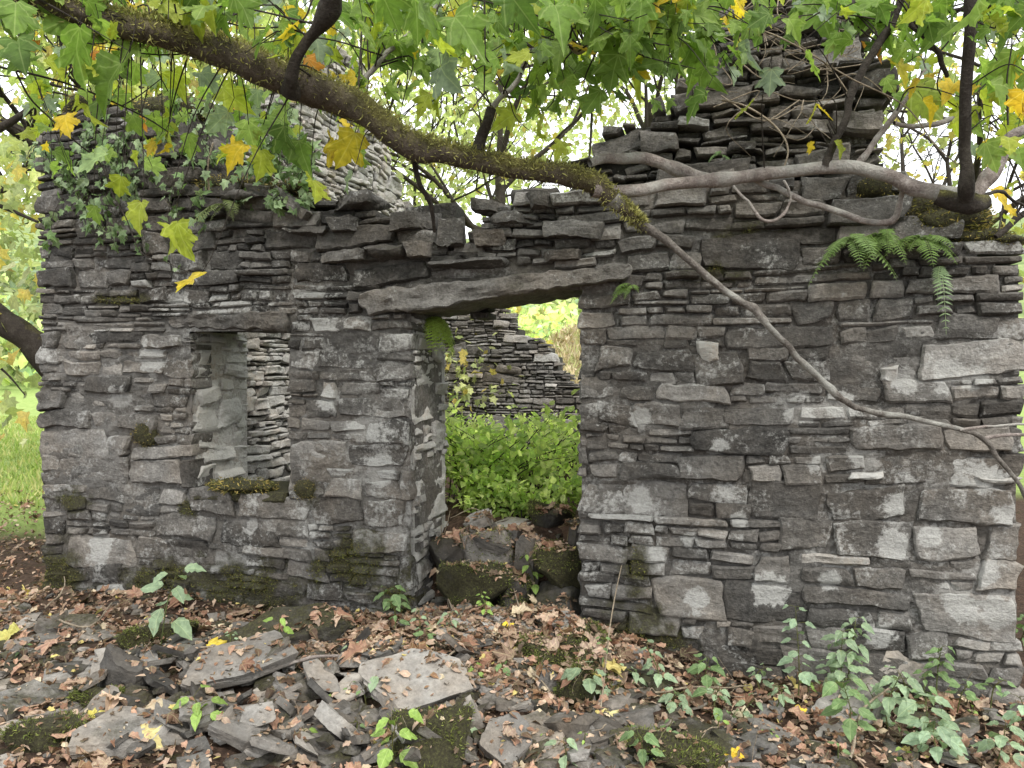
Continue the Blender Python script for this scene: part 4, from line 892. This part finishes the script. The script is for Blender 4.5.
for (px, py, h, nl, s, c, T, lab) in [
    (160, 650, .42, 9, .15, HB, OVATE, 'tall broad leaved seedling with blue green leaves before the left wall'),
    (195, 735, .16, 7, .11, HL, OVATE, 'bright green seedling growing out of the slate heap at left'),
    (385, 700, .12, 3, .15, HB, OVATE, 'low plant with two big pale toothed leaves on the slabs'),
    (395, 768, .22, 9, .10, HL, OVATE, 'leafy green seedling beside the green mossy boulder at the bottom'),
    (395, 625, .22, 10, .11, HG, OVATE, 'leafy green sprig at the wall foot left of the doorway'),
    (575, 700, .17, 8, .12, HB, OVATE, 'pale broad leaved seedling in front of the larger mossy boulder'),
    (700, 690, .17, 10, .09, HG, OVATE, 'small dark green plant at the wall foot right of the doorway'),
    (660, 690, .22, 12, .07, HB, OVATE, 'pale bramble sprig climbing the wall foot right of the doorway'),
    (635, 618, .2, 8, .07, HB, OVATE, 'small grey green sprig rooted in the right pier of the doorway'),
    (350, 590, .24, 8, .09, HB, OVATE, 'pale green sprig standing against the left pier of the doorway'),
    (480, 622, .16, 12, .05, HL, OVATE, 'small fern leaved green seedling by the mossy boulder in the doorway'),
    (535, 610, .36, 12, .075, HL, OVATE, 'slender seedling with a bright leafy top in the doorway'),
    (640, 768, .16, 8, .08, HG, OVATE, 'green seedling at the bottom edge right of the centre'),
    (560, 765, .12, 6, .07, HB, OVATE, 'low pale green seedling at the bottom edge below the doorway'),
    (715, 715, .10, 5, .10, HG, OVATE, 'low rosette of leaves in the litter before the right wall'),
    (290, 655, .2, 6, .08, HL, OVATE, 'thin stemmed sprig above the long mossy slab'),
    (470, 560, .14, 10, .05, HL, OVATE, 'tiny bright green plant rooted above the mossy boulder')]:
    seedling(px, py, h, nl, s, lab, c, T)
for i, (px, py, h, nl, s) in enumerate([(805, 700, .30, 14, .10), (835, 705, .28, 16, .11), (865, 715, .26, 16, .11), (890, 735, .20, 12, .12), (910, 752, .16, 10, .14), (850, 740, .18, 10, .13), (925, 705, .2, 10, .09), (1000, 690, .22, 12, .09), (960, 690, .2, 10, .08), (800, 665, .24, 8, .09), (1010, 665, .2, 10, .09), (985, 768, .14, 9, .12), (940, 768, .12, 8, .13), (1020, 745, .14, 8, .1)]):
    seedling(px, py, h*1.5, int(nl*1.4), s*.85, 'dull green nettle growing at the foot of the right wall', random.choice([HG, HB, (.30, .42, .30), HB]), OVATE, 'nettles along the foot of the right wall', name='nettle')
for i in range(22):
    px = U(640, 1020) if i % 3 else U(330, 640); py = U(690, 725) if px > 640 else U(635, 690)
    seedling(px, py, U(.08, .2), random.randint(6, 10), U(.05, .08), 'low leafy weed growing in the litter along the wall foot', random.choice([HG, HB, HB]), OVATE, 'low weeds along the wall foot', name='weed')
for i in range(40):
    px = U(0, 1020); py = U(690, 768) if px > 600 else U(615, 768)
    seedling(px, py, U(.04, .1), random.randint(3, 6), U(.03, .06), 'tiny green sprout poking through the dead leaves', random.choice([HG, HB, HL]), OVATS, 'tiny sprouts in the leaf litter', name='sprout')
# ferns
def fern(loc, nf, L, label, col=(.13, .22, .05), down=.3, group=None, dirs=(-1, 1)):
    R_ = thing('fern', label, 'fern', tuple(loc), group)
    for f in range(nf):
        a = U(*dirs); A = Acc(); l = L*U(.45, 1.15); d = norm(np.array([math.sin(a*1.3), -math.cos(a*.9)*.8*U(.5, 1.1), U(-.1, .6)])); pts = []
        for t in np.linspace(0, 1, 8): pts.append(np.array(loc)+d*l*t+np.array([0, 0, -down*l*t*t*1.6]))
        tube(A, np.array(pts), np.linspace(.0018, .0006, 8), 4, 2, col); C = catmull(pts, 5); T_ = norm(np.gradient(C, axis=0)); side = norm(np.cross(T_, [0, 0, 1.])); n = len(C)
        for s in (-1, 1):
            k = np.arange(3, n-1, 2); sz = l*.26*np.sin(np.pi*np.clip((k/n)*.85+.12, 0, 1))
            leaves(A, NARROW, C[k], side[k]*s+T_[k]*.45, np.cross(side[k]*s, T_[k])*s+[0, -.2, .3], sz, np.array(col), .25)
            if l > .12:
                for kk, ss in zip(k[::1], sz[::1]):
                    dr = norm(side[kk]*s+T_[kk]*.45)
                    for u in (.25, .45, .65): leaves(A, NARROW, [C[kk]+dr*ss*u]*2, [T_[kk]+dr*.4, -T_[kk]+dr*.4], [0, -.2, 1], ss*.3*(1.1-u), np.array(col), .3)
        A.build('frond', M_herb, R_)
fern(onY(885, 236, -.02), 22, .19, 'large clump of fern fronds hanging under the moss on the right wall head', down=.55)
fern(onY(852, 240, -.03), 13, .2, 'pale fern clump left of the large one on the right wall head', (.17, .27, .09), .6)
fern(onY(922, 240, -.02), 14, .2, 'fern fronds at the right end of the mossy cushion on the wall head', down=.5)
fern(onY(940, 268, -.03), 2, .17, 'single pale frond dangling below the wall head at right', (.24, .34, .2), 1.0, dirs=(-.2, .4))
fern(onY(632, 286, -.03), 5, .13, 'small dark fern growing beside the right end of the door lintel', down=.6)
fern(np.array([door[0]+.015, .3, onY(440, 318, .3)[2]]), 26, .19, 'bright green fern hanging from the doorway jamb under the lintel', (.36, .50, .10), .8, dirs=(.1, 1.5))
fern(onY(720, 155, .3), 3, .12, 'small fern on the dark face of the chimney stack', (.12, .22, .08), .6)
fern(onY(225, 205, -.03), 6, .2, 'dull fern tuft on the mossy wall head above the window', (.14, .18, .07), .6)
# turf and moss cushions on wall heads
def cushion(px, py, L, Wd, H, seed, label, tufts=900, Y=.15, col=(.16, .15, .03)):
    L *= 1.3; H *= 1.35; p = onY(px, py-3, Y); R_ = thing('moss_cushion', label, 'moss', tuple(p)); r_ = np.random.RandomState(seed)
    V, Q = CG[14]; V = norm(V)*np.array([L, Wd, H])/2; V = V*(1+.35*fbm(V[:, 0]*7+seed, V[:, 1]*7, V[:, 2]*9, seed, 4))[:, None]+p
    A = Acc(); A.add(V, q=Q, c=(.2, 1, 0)); A.build('mound', M_rock, R_, smooth=True)
    i = r_.randint(0, len(V), tufts); n = norm(V[i]-p); B = Acc()
    leaves(B, NARROW, V[i]+r_.normal(0, .01, (tufts, 3)), n+r_.normal(0, .5, (tufts, 3)), r_.normal(0, 1, (tufts, 3)), r_.uniform(.4, 1, tufts)*min(.036, .05*L+.006 if L < .3 else .03), np.array([col, np.array(col)*.5, (.34, .26, .09)])[r_.randint(0, 3, tufts)], .4, 0, r_)
    B.build('tufts', M_moss, R_)
cushion(905, 212, .34, .3, .15, 1, 'big brown green moss cushion on the sloping right wall head', 2200)
cushion(940, 225, .34, .3, .13, 2, 'olive moss cushion beside the big one, above the ferns', 2000)
cushion(975, 243, .24, .3, .08, 3, 'low golden moss cushion near the right end of the wall head', 1400)
cushion(870, 195, .22, .3, .12, 4, 'dry straw coloured moss cushion under the pale branch', 1200, col=(.3, .24, .07))
cushion(235, 193, .42, .3, .10, 5, 'dry turf and moss on the wall head above the window', 2000, col=(.28, .24, .10))
cushion(290, 196, .34, .3, .08, 6, 'pale dry turf patch right of the turf above the window', 1500, col=(.34, .28, .14))
cushion(170, 118, .5, .35, .16, 7, 'dark mossy turf crowning the left end of the front wall', 1800, Y=.3, col=(.16, .18, .06))
cushion(1000, 246, .16, .3, .05, 8, 'thin moss strip on the last stones at the right end', 700)
cushion(243, 489, .32, .22, .04, 14, 'dark moss strip growing along the window sill', 1500, Y=.06, col=(.11, .11, .03))
cushion(306, 492, .12, .08, .10, 15, 'dark moss patch hanging just right of the window sill', 900, Y=.01, col=(.08, .07, .025))
cushion(145, 437, .13, .08, .13, 16, 'round brown moss patch on the wall face left of the window', 900, Y=.01, col=(.06, .05, .022))
cushion(100, 112, .4, .35, .1, 13, 'brown mossy turf on the top left corner of the front wall', 1500, Y=.2, col=(.2, .18, .08))
# ivy over the left wall head
IV = thing('ivy', 'trailing ivy and young leaves draped over the left end of the front wall', 'ivy', tuple(onY(150, 150, -.05)))
A = Acc(); S = Acc()
for i in range(74):
    px, py = U(50, 320), U(95, 190); s = onY(px, py, U(.0, .15)); e = onY(px+U(-25, 45), min(py+U(20, 90), 305), -.06-U(0, .06)); m = (s+e)/2+np.array([0, -.06, .03])
    if px > 230: e = onY(px+U(-15, 15), py+U(0, 25), -.06)
    tube(S, np.array([s, m, e]), np.array([.003, .0025, .0012]), 4, 4, (1, .3, 0)); C = catmull(np.array([s, m, e]), 10); k = RNG.randint(0, len(C), 12)
    leaves(A, MAPLES, C[k]+RNG.normal(0, .02, (12, 3)), RNG.normal(0, .6, (12, 3))+[0, -.2, -.7], RNG.normal(0, .3, (12, 3))+[0, -.9, .6], RNG.uniform(.03, .075, 12), np.array([(.12, .2, .08), (.19, .28, .15), (.08, .14, .05), (.24, .32, .2)])[RNG.randint(0, 4, 12)], .25)
S.build('vines', M_dark, IV, smooth=True); A.build('leaves', M_herb, IV)
# twiggy tangle on stack
SG = thing('dry_creeper', 'tangle of thin bare creeper stems over the top of the chimney stack', 'creeper', tuple(onY(780, 100, .3)))
A = Acc()
for i in range(34):
    px, py = U(700, 850), U(-10, 110); pts = [onY(px, py, U(.1, .3))]
    for k in range(4): px += U(-30, 45); py += U(-18, 30); pts.append(onY(px, min(py, 190), U(.05, .3)))
    tube(A, np.array(pts), np.linspace(.004, .0015, 5), 4, 4)
A.build('stems', M_stick, SG, smooth=True)

# ------------------------------------------------------------------ sticks, stalks
def stick(pts, w, label, name='fallen_stick', mat=M_stick, cat='stick', up=.02):
    X = np.array([onG(a, b)+np.array([0, 0, up+h]) for a, b, h in pts]); A = Acc(); tube(A, X, np.linspace(w, w*.6, len(X)), 8, 6, (1, 0, 0), .12)
    return tag(A.build(name, mat, None, origin=X[0], smooth=True), label, cat)
stick([(258, 688, .05), (310, 675, .06), (350, 672, .06), (382, 667, .05)], .009, 'brown stick lying across the slabs left of centre', mat=M_pale)
stick([(428, 685, .02), (455, 668, .06), (478, 655, .05)], .006, 'pale stick resting on the squarish grey slab')
stick([(202, 681, .14), (222, 680, .14), (243, 679, .14)], .004, 'short birch coloured twig on the large tilted slate')
stick([(60, 628, .02), (90, 636, .03), (112, 620, .08)], .006, 'curved bleached stick in the leaves at far left')
stick([(45, 615, .02), (65, 598, .06), (58, 575, .1)], .005, 'forked bleached stick at the left corner of the ruin')
stick([(655, 702, .02), (690, 698, .03), (720, 696, .02), (750, 694, .02)], .005, 'straight pale stick along the foot of the right wall')
stick([(850, 768, .02), (862, 738, .1), (888, 722, .14)], .007, 'pale arched stem in front of the nettles')
stick([(515, 680, .02), (535, 690, .05), (550, 705, .04)], .006, 'short curved stick below the doorway')
stick([(600, 722, .0), (612, 660, .2), (628, 610, .42)], .004, 'tall straw coloured stalk leaning before the right pier', 'dry_stalk', cat='stalk')
stick([(452, 650, .0), (446, 590, .05), (441, 560, .2)], .004, 'long bare root hanging down the left doorway jamb', 'dry_stalk', cat='stalk')
stick([(465, 642, .0), (440, 600, .16), (450, 570, .35)], .004, 'bleached bramble stem arching beside the mossy boulder', 'dry_stalk', cat='stalk')
stick([(525, 630, .0), (505, 595, .18), (480, 570, .35), (450, 572, .32)], .0035, 'arching brown bramble stem across the mossy boulder', 'dry_stalk', cat='stalk')
stick([(290, 600, .0), (300, 640, .0), (330, 720, .02)], .0, 'x') if False else None
for i in range(34):
    px, py = U(0, 1020), U(620, 768); py = max(py, 700) if px > 620 else py; a = U(0, 3.14); l = U(10, 45)
    stick([(px, py, U(0, .03)), (px+l*.5*math.cos(a)+U(-3, 3), py+l*.2*math.sin(a), U(.01, .06)), (px+l*math.cos(a), py+l*.4*math.sin(a), U(0, .05))], U(.0018, .0035), 'thin dry twig lying in the leaf litter', 'dry_twig')['group'] = 'thin twigs lying in the leaf litter'
for i in range(14):
    px, py = U(40, 1000), U(640, 768); py = max(py, 700) if px > 620 else py
    stick([(px, py, 0), (px+U(-6, 6), py, U(.05, .08)), (px+U(-16, 16), py, U(.12, .2))], .0014, 'thin straw stem standing up from the leaf litter', 'grass_stalk', M_stick, 'stalk')['group'] = 'straw stems standing in the litter'
p0 = onY(209, 190, -.06); A = Acc(); tube(A, np.array([p0, onY(208, 165, -.07), onY(213, 143, -.08)]), .006, 7, 5); tag(A.build('dry_stalk', M_stick, None, origin=p0, smooth=True), 'short pale upright stalk on the wall head above the window', 'stalk')

# ------------------------------------------------------------------ leaf litter, grass
A = Acc(); n = 52000
x = RNG.uniform(-5.5, 3.6, n); y = RNG.uniform(-3.2, .05, n)
k = RNG.rand(n) < .25; x[k] = RNG.uniform(door[0]-.3, door[1]+.3, k.sum()); y[k] = RNG.uniform(-.9, .5, k.sum())
kk = RNG.rand(n) < .1; x[kk] = RNG.uniform(-7.5, xL-.1, kk.sum()); y[kk] = RNG.uniform(-1, 3.5, kk.sum())
ok = ~((y > -.02) & ((x < door[0]+.05) | (x > door[1]-.05)) & (x > xL-.05)); x, y = x[ok], y[ok]; n = len(x)
dens = fbm(x*1.8, y*1.8, 0, 91) > -.45; x, y = x[dens], y[dens]; n = len(x)
z = G(x, y)+RNG.uniform(.002, .035, n)
from mathutils.bvhtree import BVHTree
bpy.context.view_layer.update()
vs_, fs_, off = [], [], 0
for o in bpy.data.objects:
    if o.type == 'MESH' and o.name.split('.')[0] in ('fallen_slate', 'mossy_stone', 'small_slate', 'doorway_stone', 'debris'):
        mw = np.array(o.matrix_world); me = o.data; v_ = np.empty(len(me.vertices)*3); me.vertices.foreach_get('co', v_); v_ = v_.reshape(-1, 3)@mw[:3, :3].T+mw[:3, 3]
        f_ = np.empty(len(me.loops), int); me.loops.foreach_get('vertex_index', f_); vs_.append(v_); fs_.append(f_.reshape(-1, 4)+off); off += len(v_)
BV = BVHTree.FromPolygons(np.vstack(vs_).tolist(), np.vstack(fs_).tolist())
drop = np.zeros(n, bool)
for i in range(n):
    h_ = BV.ray_cast(Vector((x[i], y[i], 1.3)), Vector((0, 0, -1)))
    if h_[0] is not None and h_[0].z > z[i]-.01:
        if random.random() < .38: z[i] = h_[0].z+.006
        else: drop[i] = True
x, y, z = x[~drop], y[~drop], z[~drop]; n = len(x)
BR = .98*np.array([(.23, .125, .09), (.36, .22, .17), (.14, .09, .066), (.42, .31, .25), (.26, .18, .14), (.38, .28, .235), (.09, .06, .045), (.52, .43, .33), (.22, .125, .075), (.55, .46, .18)])
nn = np.column_stack([RNG.normal(0, .36, n), RNG.normal(0, .36, n)-.12, np.ones(n)]); a = RNG.uniform(0, 6.28, n); d = np.column_stack([np.cos(a), np.sin(a), RNG.normal(0, .25, n)])
ci = RNG.choice(10, n, p=[.17, .15, .14, .11, .13, .1, .1, .045, .04, .015]); sz = RNG.uniform(.02, .068, n)*RNG.choice([1, .7, .45], n)
big = RNG.rand(n) < .014; sz = np.where(big, RNG.uniform(.07, .12, n), sz)
leaves(A, MAPLE, np.column_stack([x, y, z+.01])[big], d[big], nn[big], sz[big], BR[ci[big]]*1.1, .25, 1.5)
h = n//2; leaves(A, CURL, np.column_stack([x, y, z])[:h], d[:h], nn[:h], sz[:h], BR[ci[:h]], .25, 1); leaves(A, OVATS, np.column_stack([x, y, z])[h:], d[h:], nn[h:], sz[h:], BR[ci[h:]], .25, 1.5)
tag(A.build('leaf_litter', M_litter), 'carpet of brown and pinkish dead leaves on the ground before the ruin', 'leaf litter', kind='stuff')
for i, (px, py, s, c, lab) in enumerate([(132, 748, .17, (.52, .45, .22), 'pale yellow fallen leaf on the brownish slab at bottom left'), (208, 654, .14, (.55, .42, .05), 'bright yellow fallen leaf above the large tilted slate'), (85, 728, .12, (.52, .46, .12), 'yellow fallen leaf on the low mossy stone at bottom left'), (64, 750, .12, (.45, .28, .22), 'pink brown fallen leaf at bottom left corner'), (502, 632, .09, (.70, .52, .05), 'bright yellow fallen leaf below the doorway'), (730, 757, .12, (.72, .50, .05), 'golden fallen leaf at the bottom right of centre'), (20, 640, .15, (.40, .38, .12), 'large olive yellow fallen leaf at the left edge'), (600, 722, .12, (.50, .46, .24), 'cream fallen leaf at the base of the tall straw stalk'), (750, 722, .11, (.50, .44, .34), 'pale buff fallen leaf before the right wall'), (445, 628, .12, (.60, .45, .1), 'curled yellow leaf at the wall foot left of the doorway'), (794, 715, .08, (.7, .52, .05), 'small yellow leaf in front of the nettles'), (250, 728, .12, (.4, .42, .3), 'pale green fallen leaf in the gap of the slate heap')]):
    p = onG(px, py)+np.array([0, 0, .05 if px < 300 else .03]); A = Acc(); a = U(0, 6.28); leaves(A, MAPLE, [p], [math.cos(a), math.sin(a)*.6-.3, 0], [U(-.2, .2), -.35, 1], s*.85, np.array(c), .05, 1)
    tag(A.build('fallen_leaf', M_litter, None, origin=p), lab, 'leaf')
def tufts(V, C, thr, n, parent, smin=.006, smax=.018, dirn=(0, -.5, .6)):
    k = np.nonzero(C[:, 1] > thr)[0]
    if not len(k): return
    k = k[RNG.randint(0, len(k), n)]; d = norm(RNG.normal(0, .7, (n, 3))+np.array(dirn)); A = Acc()
    leaves(A, NARROW, V[k]+RNG.normal(0, .008, (n, 3)), d, RNG.normal(0, 1, (n, 3)), RNG.uniform(smin, smax, n), np.array([(.10, .11, .03), (.18, .19, .05), (.06, .055, .02), (.16, .13, .05)])[RNG.randint(0, 4, n)], .4)
    A.build('moss', M_moss, parent)
tufts(FWV, FWC, .75, 26000, COTTAGE)
for o in list(bpy.data.objects):
    if o.type == 'MESH' and o.parent is None and (o.name.startswith('mossy_stone') or (o.name.startswith('doorway_stone') and 'mossy' in o['label'])):
        me = o.data; v_ = np.empty(len(me.vertices)*3); me.vertices.foreach_get('co', v_); v_ = v_.reshape(-1, 3); nn_ = np.empty(len(v_)*3); me.vertices.foreach_get('normal', nn_); nn_ = nn_.reshape(-1, 3)
        n = 2600; k = np.nonzero(nn_[:, 2] > -.1)[0]; k = k[RNG.randint(0, len(k), n)]; A = Acc()
        keep = fbm(v_[k, 0]*9, v_[k, 1]*9, v_[k, 2]*9, 5, 3) > -.15; k = k[keep]; n = len(k)
        leaves(A, NARROW, v_[k]+RNG.normal(0, .006, (n, 3)), nn_[k]+RNG.normal(0, .5, (n, 3)), RNG.normal(0, 1, (n, 3)), RNG.uniform(.006, .02, n), np.array([(.10, .13, .03), (.19, .22, .06), (.06, .06, .02)])[RNG.randint(0, 3, n)], .4)
        m_ = A.build('moss', M_moss); m_.parent = o
# meadow
A = Acc(); n = 22000; px_ = RNG.uniform(-12, -2.5, n); py_ = RNG.uniform(2.5, 16, n); px_ = px_-py_*.6
zz = G(px_, py_); leaves(A, NARROW, np.column_stack([px_, py_, zz-.01]), np.column_stack([RNG.normal(0, .35, n), RNG.normal(0, .35, n), np.ones(n)]), RNG.normal(0, 1, (n, 3)), RNG.uniform(.06, .16, n), np.array([(.24, .34, .09), (.34, .42, .15), (.46, .46, .22)])[RNG.randint(0, 3, n)], .2)
tag(A.build('meadow_grass', M_herb), 'bright green grass of the meadow left of the ruin', 'grass', kind='stuff')

A = Acc(); n = 15000; x = RNG.uniform(-5, 1.5, n); y = RNG.uniform(7.5, 24, n); x = x-(y-7.5)*.12; z = G(x, y)
leaves(A, NARROW, np.column_stack([x, y, z-.02]), np.column_stack([RNG.normal(0, .8, n), RNG.normal(0, .8, n), np.ones(n)]), RNG.normal(0, 1, (n, 3)), RNG.uniform(.12, .4, n), np.array([(.55, .45, .34), (.66, .58, .45), (.40, .30, .2), (.48, .5, .25)])[RNG.randint(0, 4, n)], .3)
tag(A.build('dead_bracken', M_litter), 'pale straw coloured bracken on the slope behind the broken back wall', 'bracken', kind='stuff')
# ------------------------------------------------------------------ ground
def axis(a, b, c, d, fine, n):
    return np.concatenate([a-np.geomspace(.001, abs(c), n)[::-1], np.arange(a, b, fine), b+np.geomspace(.001, d, n)])
gx_ = axis(-8, 5, 400, 400, .05, 50); gy_ = axis(-3.5, 6.5, 60, 500, .05, 55)
X, Y = np.meshgrid(gx_, gy_, indexing='ij'); Z = G(X, Y)
near = ((X > -5) & (X < 4) & (Y > -3.3) & (Y < .6)); Z = Z+near*.012*fbm(X*22, Y*22, 0, 99)
idx = np.arange(X.size).reshape(X.shape); q = np.stack([idx[:-1, :-1], idx[1:, :-1], idx[1:, 1:], idx[:-1, 1:]], -1).reshape(-1, 4)
dist = np.hypot(X-1, Y+4)
nz = fbm(X*.8, Y*.8, 0, 77)
grass = sstep(1.2, 2.4, Y+nz*.8)*(1-sstep(-4.6, -4.0, X+nz*.3)) + sstep(5.9, 7, Y)
straw = sstep(7, 9, Y+nz)*sstep(-7.5, -4.5, X)*(1-sstep(2, 5, X+Y*.15))*(1-sstep(60, 70, dist)); wood = sstep(58, 66, dist)
A = Acc(); A.add(np.stack([X, Y, Z], -1).reshape(-1, 3), q=q, c=np.stack([np.clip(grass, 0, 1), straw, wood], -1).reshape(-1, 3))
tag(A.build('ground', M_ground, smooth=True), 'earth floor, meadow and rising hillside', 'ground', kind='structure')

# ------------------------------------------------------------------ world, sun, camera
w = bpy.data.worlds.new('World'); scene.world = w; w.use_nodes = True; nt = w.node_tree; nt.nodes.clear()
out = nt.nodes.new('ShaderNodeOutputWorld'); bg = nt.nodes.new('ShaderNodeBackground'); sky = nt.nodes.new('ShaderNodeTexSky')
sky.sky_type = 'NISHITA'; sky.sun_disc = False; sky.sun_elevation = rad(48); sky.sun_rotation = rad(140)
mx = nt.nodes.new('ShaderNodeMix'); mx.data_type = 'RGBA'; mx.inputs[0].default_value = .88; mx.inputs[7].default_value = (23.5, 23.9, 24.2, 1)
nt.links.new(sky.outputs[0], mx.inputs[6]); nt.links.new(mx.outputs[2], bg.inputs[0]); bg.inputs[1].default_value = .1; nt.links.new(bg.outputs[0], out.inputs[0])
sd = bpy.data.lights.new('sun', 'SUN'); sd.energy = 3.4; sd.angle = rad(10); sd.color = (1, .96, .9); so = bpy.data.objects.new('sun', sd); COL.objects.link(so)
dirv = Vector((math.sin(rad(140))*math.cos(rad(48)), math.cos(rad(140))*math.cos(rad(48)), math.sin(rad(48)))); so.rotation_euler = dirv.to_track_quat('Z', 'Y').to_euler()
cd = bpy.data.cameras.new('camera'); co_ = bpy.data.objects.new('camera', cd); COL.objects.link(co_); cd.sensor_width = 36; cd.sensor_fit = 'HORIZONTAL'; cd.lens = 36*F/1024; cd.clip_start = .05; cd.clip_end = 3000
co_.location = CAM; co_.rotation_euler = (math.pi/2+PITCH, 0, YAW); scene.camera = co_
scene.view_settings.view_transform = 'Standard'; scene.view_settings.look = 'None'; scene.view_settings.exposure = 0
scene.render.engine = 'CYCLES'; scene.cycles.max_bounces = 6
for o in bpy.data.objects:
    if '_o' in o: del o['_o']
